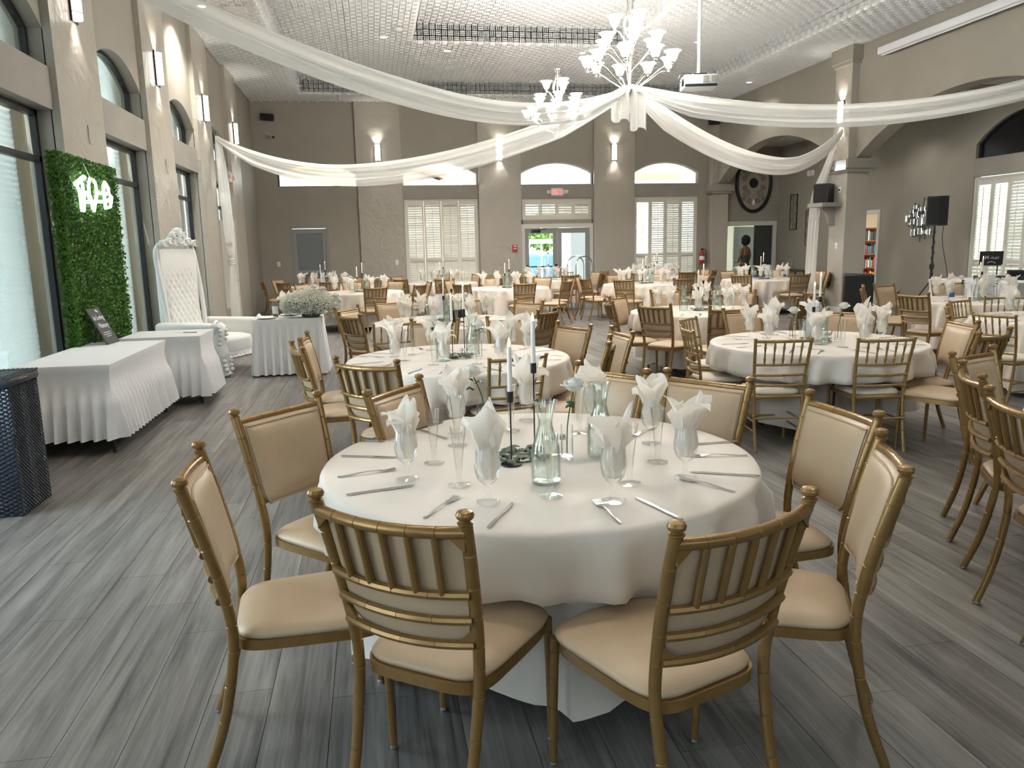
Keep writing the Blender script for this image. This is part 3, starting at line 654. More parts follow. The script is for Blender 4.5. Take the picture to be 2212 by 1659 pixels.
# ================================================================== CHAIRS
def ringed(path, r0, r1, rings, n=10, dep=.13, samples=26):
    """bamboo-jointed tube along path; rings = positions 0..1 of the joints"""
    ts = sorted(set([i / (samples - 1) for i in range(samples)] + [min(max(q + e, 0), 1) for q in rings for e in (-.0032, -.0014, .0014, .0032)]))
    fine = spline(path, 121); P, Rr = [], []
    for t in ts:
        k = t * 120; j = min(int(k), 119); P.append(fine[j].lerp(fine[j + 1], k - j))
        g = any(abs(t - q) < .002 for q in rings); Rr.append(lerp(r0, r1, t) * (1 - (dep if g else 0)))
    return MB().tube(P, Rr, n)
def seat_mesh(fw, bw, y0, y1, z0, zt, dome, m_):
    outl = []
    n = 40
    for i in range(n):
        a = 2 * PI * i / n; c, s = math.cos(a), math.sin(a); e = .38
        x = math.copysign(abs(c) ** e, c); y = math.copysign(abs(s) ** e, s)
        wd = lerp(bw, fw, (y + 1) / 2); outl.append((x * wd / 2, lerp(y0, y1, (y + 1) / 2) + (.018 * (1 - x * x) if y > .5 else 0)))
    rings = [(1.0, z0), (1.02, z0 + .012), (1.0, zt - .012), (.95, zt), (.8, zt + dome * .45), (.55, zt + dome * .8), (.25, zt + dome)]
    cy_ = (y0 + y1) / 2; V = []
    for k, z in rings: V += [(u * k, cy_ + (v - cy_) * k, z) for u, v in outl]
    F = [tuple(range(n))[::-1]]
    for q in range(len(rings) - 1):
        for i in range(n): F.append((q * n + i, q * n + (i + 1) % n, (q + 1) * n + (i + 1) % n, (q + 1) * n + i))
    F.append(tuple((len(rings) - 1) * n + i for i in range(n)))
    return m_.add(V, F)
def post_y(z): return -.205 if z < .46 else -.205 - .105 * ((z - .46) / .515) ** 1.35
def post_x(z): return .205 + .032 * max(0, (z - .46) / .515)
def rail_path(z, bow, n=11, inset=.0, dy=0):
    return [(u * (post_x(z) - inset), post_y(z) + dy - bow * (1 - u * u), z - .008 * (1 - u * u)) for u in [2 * i / (n - 1) - 1 for i in range(n)]]
def chair_u(full):
    out = []
    for s in (-1, 1):
        p = [(s * .19, -.315, .012), (s * .196, -.25, .2), (s * .203, -.207, .44), (s * .212, -.217, .60), (s * .225, -.258, .79), (s * .237, -.31, .975)]
        out.append(part(ringed(p, .0165, .0188, [.09, .19, .29, .39, .49, .59, .69, .79, .89]), 'back_post', 'gold'))
        if full:
            pi = len(out) - 1
            out.append(part(MB().lathe([(.016, -.004), (.021, .0), (.021, .004), (.014, .007), (.0145, .010), (.022, .015), (.0245, .024), (.020, .033), (.007, .038)], 12, (s * .237, -.311, .973)), 'finial', 'gold', pi))
            out.append(part(MB().lathe([(.014, .0), (.016, .004), (.014, .014)], 10, (s * .19, -.317, 0)), 'foot_glide', 'steel', pi))
    for s in (-1, 1):
        out.append(part(ringed([(s * .212, .272, .012), (s * .212, .266, .25), (s * .210, .258, .452)], .0125, .0155, [.2, .42, .64, .85]), 'leg', 'gold'))
        if full: out.append(part(MB().lathe([(.013, 0), (.015, .004), (.013, .014)], 10, (s * .212, .272, 0)), 'foot_glide', 'steel', len(out) - 1))
    fr = MB()
    n = 40; ol = []
    for i in range(n):
        a = 2 * PI * i / n; c, sn = math.cos(a), math.sin(a); x = math.copysign(abs(c) ** .38, c); y = math.copysign(abs(sn) ** .38, sn)
        ol.append((x * lerp(.41, .46, (y + 1) / 2) / 2, lerp(-.215, .282, (y + 1) / 2)))
    fr.prism(ol, .418, .452, lambda u, v, d_: (u, v, d_)); out.append(part(fr, 'seat_frame', 'gold', smooth=50))
    out.append(part(seat_mesh(.465, .40, -.20, .29, .452, .482, .024, MB()), 'seat', 'vinyl', smooth=180))
    # upholstered back pad: bowed, rounded lower corners, piped edge
    def pad(u, v):
        return v
    m_ = MB(); NU, NV = 15, 11; V = []; B_ = []
    def pt(uu, vv, off):
        ed = max(abs(uu) ** 6, abs(2 * vv - 1) ** 8); z = lerp(.588, .940, vv)
        cr = 1 - .16 * max(0, 1 - vv / .16) ** 2
        return (uu * (post_x(z) - .019) * cr, post_y(z) - .028 * (1 - uu * uu) + off * (1 - .75 * ed), z - .006 * (1 - uu * uu))
    for j in range(NV):
        for i in range(NU): V.append(pt(2 * i / (NU - 1) - 1, j / (NV - 1), .042))
    for j in range(NV):
        for i in range(NU): B_.append(pt(2 * i / (NU - 1) - 1, j / (NV - 1), -.004))
    F = []; o = len(V)
    for j in range(NV - 1):
        for i in range(NU - 1):
            a = j * NU + i; F += [(a, a + 1, a + NU + 1, a + NU), (o + a, o + a + NU, o + a + NU + 1, o + a + 1)]
    edge = [i for i in range(NU)] + [j * NU + NU - 1 for j in range(1, NV)] + [(NV - 1) * NU + i for i in range(NU - 2, -1, -1)] + [j * NU for j in range(NV - 2, 0, -1)]
    for k in range(len(edge)): a, b = edge[k], edge[(k + 1) % len(edge)]; F.append((a, o + a, o + b, b))
    m_.add(V + B_, F); out.append(part(m_, 'backrest', 'vinyl', smooth=55))
    if full:
        pi = len(out) - 1; pp = []
        for k in range(0, len(edge), 1):
            i, j = edge[k] % NU, edge[k] // NU; uu, vv = 2 * i / (NU - 1) - 1, j / (NV - 1); q = pt(uu * .955, .5 + (vv - .5) * .94, .040); pp.append((q[0], q[1] + .000, q[2]))
        out.append(part(MB().tube(pp, .0042, 6, False, True), 'piping', 'vinyl', pi))
    out.append(part(ringed(rail_path(.948, .036, dy=-.004), .0170, .0170, [.16, .33, .5, .67, .84], 10, .1, 15), 'top_rail', 'gold'))
    for z in (.757, .677, .599): out.append(part(ringed(rail_path(z, .034, inset=.004, dy=-.012), .0130, .0130, [.25, .5, .75], 8, .1, 11), 'back_rail', 'gold'))
    for k in range(5):
        u = -.66 + .33 * k
        a = (u * post_x(.757), post_y(.757) - .012 - .034 * (1 - u * u), .752); b = (u * post_x(.948), post_y(.948) - .008 - .036 * (1 - u * u), .942)
        m_ = MB().tube([a, Vector(a).lerp(Vector(b), .5), b], [.0108, .0108, .0108], 8); out.append(part(m_, 'spindle', 'gold'))
    if full:
        br = MB()
        for s in (-1, 1):
            for z, sg in ((.938, -1), (.607, 1)):
                x1 = post_x(z) * s; y_ = post_y(z) - .010
                br.add([(x1, y_ - .004, z), (x1 - s * .045, y_ - .016, z), (x1, y_ - .004, z + sg * .045), (x1, y_ + .004, z), (x1 - s * .045, y_ - .008, z), (x1, y_ + .004, z + sg * .045)],
                       [(0, 1, 2), (3, 5, 4), (0, 3, 4, 1), (1, 4, 5, 2), (2, 5, 3, 0)])
        out.append(part(br, 'corner_bracket', 'gold', smooth=0))
    return out
def chair_o():
    """open-back bamboo-style chair with loose ivory cushion"""
    out = []; px_ = lambda z: .195 + .025 * max(0, (z - .45) / .45); py_ = lambda z: -.20 - .075 * max(0, (z - .45) / .45) ** 1.3
    for s in (-1, 1):
        p = [(s * .19, -.275, .0), (s * .193, -.225, .22), (s * .195, -.20, .45), (s * .205, -.222, .66), (s * .22, -.277, .905)]
        m_ = ringed(p, .0135, .0125, [], 10); fine = spline(p, 101)
        for q in (8, 20, 32, 44, 57, 68, 79, 90): c = fine[q]; d_ = (fine[q + 1] - fine[q - 1]).normalized(); m_.tube([c - d_ * .006, c - d_ * .002, c + d_ * .002, c + d_ * .006], [.0125, .0165, .0165, .0125], 10, False)
        m_.lathe([(.011, 0), (.0165, .004), (.0165, .010), (.008, .015)], 10, (s * .22, -.278, .90)); out.append(part(m_, 'back_post', 'gold2'))
    for s in (-1, 1):
        m_ = MB().tube([(s * .198, .19, 0), (s * .198, .188, .43)], [.0115, .0145], 10)
        for z in (.1, .2, .3): m_.tube([(s * .198, .189, z - .005), (s * .198, .189, z), (s * .198, .189, z + .005)], [.0125, .016, .0125], 10, False)
        out.append(part(m_, 'leg', 'gold2'))
    out.append(part(MB().rbox(-.205, .205, -.205, .205, .415, .45, .012), 'seat_frame', 'gold2'))
    out.append(part(seat_mesh(.40, .38, -.195, .205, .45, .482, .012, MB()), 'seat', 'cushion', smooth=180))
    def rl(z, bow=.03, r=.0115, nm='back_rail', rg=(.17, .33, .5, .67, .83)):
        pts = [(u * px_(z), py_(z) - bow * (1 - u * u), z) for u in [2 * i / 10 - 1 for i in range(11)]]; m_ = MB().tube(pts, r, 8); f_ = spline(pts, 101)
        for q in rg: c = f_[int(q * 100)]; d_ = (f_[int(q * 100) + 1] - f_[int(q * 100) - 1]).normalized(); m_.tube([c - d_ * .004, c, c + d_ * .004], [r, r + .003, r], 8, False)
        out.append(part(m_, nm, 'gold2'))
    rl(.888, .03, .013, 'top_rail'); rl(.700, .03, .0105); rl(.615, .03, .0105); rl(.530, .03, .0105)
    for k in range(5):
        u = -.66 + .33 * k; a = Vector((u * px_(.70), py_(.70) - .03 * (1 - u * u), .70)); b = Vector((u * px_(.885), py_(.885) - .03 * (1 - u * u), .885))
        ts = [0, .22, .25, .28, .5, .72, .75, .78, 1]; rs = [.0065, .0095, .0125, .0095, .0065, .0095, .0125, .0095, .0065]
        out.append(part(MB().tube([a.lerp(b, t) for t in ts], rs, 8), 'spindle', 'gold2'))
    for z in (.16, .24):
        for s in (-1, 1): out.append(part(MB().tube([(s * .194, -.235, z), (s * .198, .19, z)], .0085, 8), 'stretcher', 'gold2'))
    out.append(part(MB().tube([(-.198, .19, .20), (.198, .19, .20)], .0085, 8), 'stretcher', 'gold2')); out.append(part(MB().tube([(-.194, -.24, .27), (.194, -.24, .27)], .0085, 8), 'stretcher', 'gold2'))
    return out
CH_U, CH_F, CH_O = chair_u(True), chair_u(False), chair_o()
TCH = {}                                         # chairs gathered per table for the cloth
def chair(kind, mx, my, face, label, table=None, group='gold chairs at the round tables', k=1.0):
    """(mx, my): middle of the chair's top rail; face: heading of the sitter in radians"""
    back = (.278 if kind == 'o' else .311) * k; fx, fy = math.cos(face), math.sin(face); ox, oy = mx + fx * back, my + fy * back
    rec = {'u': CH_U, 'f': CH_F, 'o': CH_O}[kind]
    place(rec, 'banquet_chair', label, 'chair', (ox, oy, 0), face - PI / 2, group, k)
    if table: TCH.setdefault(table, []).append((ox, oy, face))

# ================================================================== ROUND TABLES
TB = {'T1': (.66, 3.20), 'T2': (.66, 6.38), 'T3': (3.86, 6.37), 'T4': (.88, 9.62), 'T5': (4.25, 9.80), 'T16': (7.36, 7.30), 'T15': (8.48, 9.85),
      'T6': (-.29, 17.0), 'T9': (2.86, 16.9), 'T11': (5.98, 16.9), 'T14': (9.02, 17.3), 'T7': (-1.25, 20.4), 'T8': (1.72, 20.2), 'T10': (4.50, 20.3), 'T13': (7.5, 20.3), 'T17': (4.02, 2.90)}
PH = {'T1': 'nearest round table', 'T2': 'table just behind the nearest one', 'T3': 'table with the open-back chairs', 'T4': 'third-row table by the sweetheart table',
      'T5': 'third-row table in mid hall', 'T16': 'table cut by the right edge', 'T15': 'table before the DJ stand', 'T6': 'fourth-row table behind the baby\'s breath',
      'T9': 'fourth-row table before the glass doors', 'T11': 'fourth-row table before the bright shutters', 'T14': 'fourth-row table before the oval plaque',
      'T7': 'last-row table by the grey door', 'T8': 'last-row table by the closed shutters', 'T10': 'last-row table at the glass doors', 'T13': 'last-row table by the fire extinguisher', 'T17': 'hidden table off the right edge'}
def c2(tb, kind, ax, ay, bx, by, label, q=1.0, k=1.0):
    """chair from its two finials in plan, facing its table"""
    ax, ay, bx, by = ax * q, ay * q, bx * q, by * q; mx, my = (ax + bx) / 2, (ay + by) / 2; dx, dy = bx - ax, by - ay
    n = Vector((-dy, dx)).normalized(); t = Vector(TB[tb]) - Vector((mx, my))
    if n.dot(t) < 0: n = -n
    chair(kind, mx, my, math.atan2(n.y, n.x), label, tb, k=k)
# nearest table (q: finial height 1.0 m; k: chair scale)
Q1, Q2, Q3 = .892, .925, .932
c2('T1', 'u', -.21, 2.41, .22, 2.10, 'gold chair, back turned, at the front left of the nearest table', Q1)
c2('T1', 'u', .76, 1.88, 1.26, 2.07, 'gold chair, back turned, at the front right of the nearest table', Q1)
c2('T1', 'u', -.66, 2.62, -.71, 3.17, 'gold chair at the nearest table\'s left, half side-on, beige back showing', Q1)
c2('T1', 'u', -.67, 3.79, -.33, 4.17, 'gold chair left and behind the nearest table, whole beige back pad showing', Q1)
c2('T1', 'u', -.07, 4.12, .24, 4.57, 'gold chair behind the nearest table\'s left napkin goblet', Q1)
c2('T1', 'u', 1.26, 4.79, 1.56, 4.36, 'gold chair with pale back behind the rear carafe', Q1)
c2('T1', 'u', 1.68, 4.35, 2.00, 3.91, 'gold chair with pale wide back behind the nearest table\'s right side', Q1)
c2('T1', 'u', 2.10, 3.49, 2.11, 2.97, 'gold chair right of the nearest table, beige front squarely visible', Q1)
c2('T1', 'u', 1.92, 2.68, 1.67, 2.19, 'gold chair at the nearest table\'s right, seen edge-on', Q1)
# second row
c2('T2', 'o', .75, 5.21, 1.17, 5.33, 'open-back gold chair between the two nearest tables behind the candles')
c2('T2', 'u', -.69, 6.63, -.56, 6.12, 'gold chair with white back panel at far left of the second table', Q2, .98)
c2('T2', 'u', -.64, 6.81, -.62, 7.33, 'gold chair, beige front showing, left of the second table', Q2, .98)
c2('T2', 'u', -.30, 5.53, .14, 5.20, 'silvery-gold chair, back turned, front left of the second table', .91, .99)
c2('T2', 'u', 1.75, 7.42, 1.95, 6.97, 'gold chair, beige front showing, right rear of the second table', Q2, .98)
c2('T2', 'u', 1.88, 6.12, 1.72, 5.64, 'gold chair seen exactly edge-on, right of the second table', Q2, .98)
c2('T2', 'u', 2.09, 6.76, 2.12, 6.26, 'gold chair, half side-on, right of the second table beside the edge-on one', Q2, .98)
c2('T2', 'u', .34, 7.72, .80, 7.60, 'gold chair, beige front showing, behind the second table', 1, .97)
c2('T2', 'u', 1.12, 7.70, 1.53, 7.66, 'gold chair behind the second table\'s right candle', 1, .97)
c2('T3', 'o', 2.88, 5.60, 3.33, 5.53, 'open-back gold chair, left of the pair before the right-hand table')
c2('T3', 'o', 3.62, 5.38, 4.05, 5.32, 'open-back gold chair, right of the pair before the right-hand table')
c2('T3', 'o', 2.74, 6.74, 2.68, 6.32, 'open-back gold chair, side-on, nearest on the left of the right-hand table')
c2('T3', 'o', 2.94, 7.25, 3.23, 7.56, 'open-back gold chair, side-on, farther on the left of the right-hand table')
c2('T3', 'u', 3.55, 7.62, 4.02, 7.70, 'gold chair, beige front showing, behind the right-hand table', 1, .97)
c2('T3', 'u', 4.52, 7.30, 4.86, 6.95, 'gold chair, beige front showing, right rear of the right-hand table', 1, .97)
c2('T3', 'u', 5.31, 6.53, 5.20, 6.03, 'gold chair, tilted beige front, right of the right-hand table', .92, .98)
c2('T3', 'u', 4.62, 5.33, 5.05, 5.52, 'gold chair with dark spindles at the right-hand table\'s near right', .92, .98)
c2('T17', 'u', 3.65, 4.43, 4.13, 4.64, 'gold chair, warm beige front, nearest the right edge in mid height', Q1)
c2('T17', 'u', 3.46, 4.11, 3.20, 3.65, 'gold chair, back turned, slender saber legs, by the right edge', Q1)
c2('T17', 'u', 2.98, 3.34, 2.86, 2.84, 'gold chair cut by the right edge of the picture', Q1)
# third row
c2('T4', 'u', -.40, 8.95, -.16, 8.54, 'gold chair, back turned, left of the third-row table by the sweetheart table', 1, .97)
c2('T4', 'u', -.48, 9.60, -.20, 10.0, 'gold chair, beige front, left rear of the third-row table by the sweetheart table', 1, .97)
c2('T4', 'u', .00, 10.72, .44, 10.86, 'gold chair, beige front, behind the third-row table by the sweetheart table', 1, .97)
c2('T4', 'o', -.02, 8.02, .40, 8.14, 'open-back gold chair before the third-row table by the sweetheart table')
c2('T4', 'u', 1.72, 8.25, 2.05, 8.62, 'gold chair with dark spindles, right of the third-row table by the sweetheart table', 1, .97)
c2('T4', 'u', 1.80, 10.05, 2.10, 9.68, 'gold chair, beige front, right rear of the third-row table by the sweetheart table', 1, .97)
c2('T4', 'u', 1.05, 10.85, 1.50, 10.72, 'gold chair right of centre behind the third-row table by the sweetheart table', 1, .97)
c2('T5', 'u', 3.05, 8.86, 3.32, 8.47, 'gold chair, back turned, left front of the third-row table in mid hall', 1, .97)
c2('T5', 'u', 3.56, 7.97, 4.04, 7.95, 'gold chair, back turned, right front of the third-row table in mid hall', 1, .97)
c2('T5', 'u', 2.88, 9.62, 2.84, 9.14, 'gold chair with side-on spindles, left of the third-row table in mid hall', 1, .97)
c2('T5', 'u', 3.06, 10.02, 3.40, 10.36, 'gold chair, tall beige front, left rear of the third-row table in mid hall', 1, .97)
c2('T5', 'u', 4.02, 11.10, 4.50, 11.10, 'gold chair, beige front, behind the third-row table in mid hall', 1, .97)
c2('T5', 'u', 5.02, 10.75, 5.34, 10.38, 'gold chair, beige front, right rear of the third-row table in mid hall', 1, .97)
c2('T5', 'u', 4.95, 8.60, 5.32, 8.92, 'gold chair, back turned, right side of the third-row table in mid hall', 1, .97)
# right tables
c2('T16', 'o', 5.86, 6.88, 5.96, 6.45, 'open-back gold chair with ivory cushion near the right edge')
c2('T16', 'o', 6.10, 7.52, 6.36, 7.86, 'open-back gold chair, side-on, left of the table cut by the right edge')
c2('T16', 'o', 6.66, 8.20, 7.06, 8.36, 'open-back gold chair behind the table cut by the right edge')
c2('T15', 'u', 6.72, 9.22, 6.82, 8.76, 'gold chair, back turned, before the DJ stand\'s table', 1, .97)
c2('T15', 'u', 7.50, 10.86, 7.96, 11.02, 'gold chair, beige front, behind the DJ stand\'s table', 1, .97)
c2('T15', 'o', 7.55, 8.68, 7.92, 8.44, 'open-back gold chair at the DJ stand\'s table by the right edge')
c2('T15', 'u', 6.95, 10.30, 7.20, 10.68, 'gold chair, edge-on, left of the DJ stand\'s table', 1, .97)
c2('T15', 'u', 8.75, 11.20, 9.20, 11.05, 'gold chair, beige front, behind the DJ table cards', 1, .97)
# far rows: rings of chairs
DW = ['right', 'rear right', 'rear', 'rear left', 'left', 'front left', 'front', 'front right']
RING = {'T6': (12, 1.50), 'T9': (3, 1.52), 'T11': (8, 1.50), 'T14': (5, 1.50), 'T7': (10, 1.48), 'T8': (0, 1.5), 'T10': (14, 1.5), 'T13': (6, 1.5)}
cr_ = random.Random(3)
for tb, (a0, rr) in RING.items():
    cx, cy_ = TB[tb]
    for k in range(8):
        a = R(a0 + 45 * k + cr_.uniform(-5, 5)); r_ = rr + cr_.uniform(-.06, .08); mx, my = cx + r_ * math.cos(a), cy_ + r_ * math.sin(a)
        if my > YF - .25 or mx < -2.95: continue
        kd = 'o' if (tb in ('T10', 'T13') and k in (1, 2, 3)) else 'f'
        chair(kd, mx, my, a + PI + R(cr_.uniform(-7, 7)), '%s chair, %s seat, %s' % ('open-back gold' if kd == 'o' else 'gold', DW[k], PH[tb]), tb, k=1.0 if kd == 'o' else .95)

def table_cloth(tb, seed):
    cx, cy_ = TB[tb]; rr = random.Random(seed); RT = .915; H = .762
    ph = [rr.uniform(0, 2 * PI) for _ in range(6)]; NU = 160; lim = []; bk_ = []
    for ox, oy, fc in TCH.get(tb, []):
        fx, fy = ox + math.cos(fc) * .30 - cx, oy + math.sin(fc) * .30 - cy_
        bx, by = ox - cx, oy - cy_; kx, ky = ox - math.cos(fc) * .25 - cx, oy - math.sin(fc) * .25 - cy_; bk_.append((math.atan2(ky, kx), math.hypot(kx, ky))); lim.append((math.atan2(by, bx), math.hypot(fx, fy), math.cos(math.atan2(by, bx) - math.atan2(fy, fx))))
    sq = rr.uniform(0, PI / 2) if tb != 'T1' else -1.62
    def rlim(a):
        m_ = 9.0
        for la, s, _ in lim:
            d_ = abs((a - la + PI) % (2 * PI) - PI); hw = math.atan2(.255, max(s, .3))
            if d_ < hw + .14 and s < 1.05:
                q = s / math.cos(min(d_, 1.0)) - .02; k = max(0, (d_ - hw) / .14); m_ = min(m_, q + k * k * .7)
        return m_
    def rback(a):
        m_ = 9.0
        for la, s in bk_:
            d_ = abs((a - la + PI) % (2 * PI) - PI)
            if d_ < .38 and s < 1.1: m_ = min(m_, s / math.cos(d_) - .035 + max(0, d_ - .28) * 2)
        return m_
    prof = [(.05, H, 0), (.35, H, 0), (.65, H, 0), (.84, H, 0), (.895, H - .001, 0), (.910, H - .006, 0), (.917, H - .016, .02), (.920, H - .04, .06)]
    NS = 14
    hem = lambda a: .075 + .085 * (1 - abs(math.cos(2 * (a - sq))) ** .6) * 1.3 + .02 * math.sin(5 * a + ph[0])
    for k in range(1, NS + 1): prof.append((None, k / NS, 0))
    V = []
    for r_, z_, am in prof:
        for i in range(NU):
            a = 2 * PI * i / NU
            f1 = math.sin(5.5 * 2 * a + ph[1] + .8 * math.sin(3 * a) + .9 * z_ if r_ is None else 11 * a + ph[1] + .8 * math.sin(3 * a)); f2 = math.sin(18 * a + ph[2] + 1.1 * math.sin(2 * a)); fold = (1.2 - 2.0 * abs(f1) ** 1.4) * .9 + .55 * f2 + .25 * math.sin(31 * a + ph[3])
            if r_ is not None: rad = r_ + am * .02 * fold; z = z_
            else:
                t = z_; z = lerp(H - .04, hem(a), t); amp = .014 + .050 * t ** .7
                rad = .922 + .035 * t + amp * fold
                if z < .53:
                    L_ = rlim(a); q = max(0, min(1, (.53 - z) / .05))
                    if L_ < rad: rad = lerp(rad, L_ - .012 + .3 * amp * min(fold, 0), q)
            if rad > .7: rad = min(rad, max(rback(a), .80))
            V.append((rad * math.cos(a), rad * math.sin(a), z))
    F = [tuple(range(NU))[::-1]]
    for q in range(len(prof) - 1):
        for i in range(NU): F.append((q * NU + i, q * NU + (i + 1) % NU, (q + 1) * NU + (i + 1) % NU, (q + 1) * NU + i))
    me = bpy.data.meshes.new('tablecloth'); me.from_pydata(V, [], F); me.update(); me.shade_smooth(); me.materials.append(M['cloth'] if tb in ('T1', 'T2', 'T3', 'T17') else M['cloth'])
    o = obj('tablecloth', me, None, None, (cx, cy_, 0)); tag(o, 'champagne cloth over the ' + PH[tb], 'tablecloth', 'round tablecloths')
TBL = []
TBL.append(part(MB().lathe([(.30, .725), (.90, .725), (.905, .740), (.90, .756), (.30, .756)], 40, cap0=True, cap1=True), 'table_top', 'darkdoor'))
for k in range(4):
    a = R(45 + 90 * k); c, s = math.cos(a), math.sin(a)
    TBL.append(part(MB().tube(spline([(.45 * c, .45 * s, .72), (.46 * c, .46 * s, .45), (.44 * c, .44 * s, .15), (.45 * c, .45 * s, 0)], 10), .014, 8), 'leg', 'black'))
for i, tb in enumerate(TB):
    if tb != 'T17': pass
    place(TBL, 'round_table', 'round folding table under the cloth, ' + PH[tb], 'table', (*TB[tb], 0), .3 * i, 'round banquet tables')
    table_cloth(tb, 100 + i)

# ================================================================== TABLEWARE
ZT = .7635
GOB = MB().lathe([(.0, .003), (.036, .002), (.0365, .006), (.030, .010), (.012, .016), (.0075, .024), (.0085, .034), (.007, .046), (.009, .056), (.020, .063), (.032, .076), (.0385, .095), (.040, .115), (.0375, .140), (.0345, .168), (.0335, .168), (.0365, .138), (.039, .115), (.037, .096), (.030, .079), (.0, .068)], 24, cap0=False, cap1=False).mesh('goblet', 60); GOB.materials.append(M['clear'])
FLU = MB().lathe([(0, .002), (.031, .001), (.031, .004), (.008, .010), (.006, .016), (.0075, .024), (.0095, .05), (.014, .10), (.0225, .165), (.0218, .165), (.013, .10), (.0085, .05), (.0, .03)], 20, cap0=False, cap1=False).mesh('champagne_flute', 60); FLU.materials.append(M['plastic'])
def napkin(seed):
    rr = random.Random(seed); m_ = MB(); k1 = rr.choice((5, 6, 7)); p1 = rr.uniform(0, 6)
    def body(u, v):
        a = 2 * PI * u; z = lerp(.074, .170, v); base = [.022, .031, .034, .031, .027][min(4, int(v * 4.999))] if v < 1 else .026
        return ((base + .0045 * math.sin(k1 * a + p1 + 2 * v)) * math.cos(a), (base + .0045 * math.sin(k1 * a + p1 + 2 * v)) * math.sin(a), z)
    m_.grid(body, 28, 7, True)
    n = rr.choice((5, 6, 6, 7)); a0 = rr.uniform(0, 2 * PI)
    for q in range(n):
        a = a0 + 2 * PI * q / n + rr.uniform(-.3, .3); L_ = rr.uniform(.075, .150); fl_ = rr.uniform(.15, 1.05); wd = rr.uniform(.040, .064); curl = rr.uniform(-.4, 1.5); tw = rr.uniform(-.6, .6)
        def pet(u, v, a=a, L_=L_, fl_=fl_, wd=wd, curl=curl, tw=tw):
            s = v; w_ = wd * ((.55 + .9 * s) if s < .5 else (1.0 * (1 - (s - .5) / .5) ** .8 + .001)) ; uu = 2 * u - 1
            ang = fl_ * s + curl * s * s * .8; rd = .014 + L_ * (s * math.sin(ang * .8) * .75); zz = .158 + L_ * s * math.cos(ang * .62)
            lat = uu * w_; fold = .014 * (1 - abs(uu)) * math.sin(PI * s) - .012 * uu * uu * s; aa = a + tw * s
            r2 = rd + fold * math.cos(ang) ; zz += -fold * math.sin(ang) + .008 * math.sin(uu * 3 + s * 4 + a)
            return (r2 * math.cos(aa) - lat * math.sin(aa), r2 * math.sin(aa) + lat * math.cos(aa), zz)
        m_.grid(pet, 7, 9)
    me = m_.mesh('napkin', 180); me.materials.append(M['napkin']); return me
NAP = [napkin(11 + i) for i in range(9)]
FORK = MB()
fo = [(-.0045, -.10), (.0045, -.10), (.004, -.06), (.0022, 0), (.0025, .03), (.009, .045), (.0115, .062), (.0115, .10)]
for k in range(3, -1, -1):
    x1 = -.0115 + k * .0063 + .0041; x0 = -.0115 + k * .0063
    if k < 3: fo += [(x1, .066)]
    fo += [(x1, .098), (x0, .098)]; 
    if k > 0: fo += [(x0, .066)]
fo += [(-.0115, .062), (-.009, .045), (-.0025, .03), (-.0022, 0), (-.004, -.06)]
fo = [p for i, p in enumerate(fo) if i != 7]
FORK.prism(fo, 0, .0018, lambda u, v, d_: (u, v, d_ + .001 + .010 * max(0, 1 - ((v - .01) / .05) ** 2) * .6 + .004 * max(0, (v - .06) / .04)))
FORK = FORK.mesh('fork', 0); FORK.materials.append(M['steel'])
KNI = MB().prism([(-.005, -.115), (.0, -.118), (.005, -.115), (.0058, -.09), (.0048, -.03), (.0042, .0), (.0085, .02), (.009, .07), (.006, .105), (-.0015, .118), (-.0035, .10), (-.0042, .0), (-.0048, -.03), (-.0058, -.09)], .001, .0042, lambda u, v, d_: (u, v, d_)).mesh('knife', 0); KNI.materials.append(M['steel'])
CAR = [part(MB().lathe([(0, .002), (.040, .0), (.0445, .006), (.0455, .03), (.0455, .085), (.042, .118), (.030, .150), (.0225, .178), (.0225, .200), (.030, .232), (.0365, .252), (.0375, .255), (.0355, .254), (.0285, .232), (.0205, .200), (.0205, .178), (.0280, .150), (.040, .116), (.0435, .085), (.0435, .012), (.0, .010)], 28, cap0=False, cap1=False), 'glass_body', 'greenglass', smooth=60),
       part(MB().lathe([(.0, .011), (.0425, .012), (.0428, .085), (.0392, .116), (.0274, .150), (.0198, .178), (.0198, .196), (.0, .196)], 24, cap0=False, cap1=False), 'water', 'water', smooth=60),
       part(MB().tube([(.037 * math.cos(a), .037 * math.sin(a), .254) for a in [2 * PI * i / 28 for i in range(28)]], .0022, 6, False, True), 'rim', 'clear')]
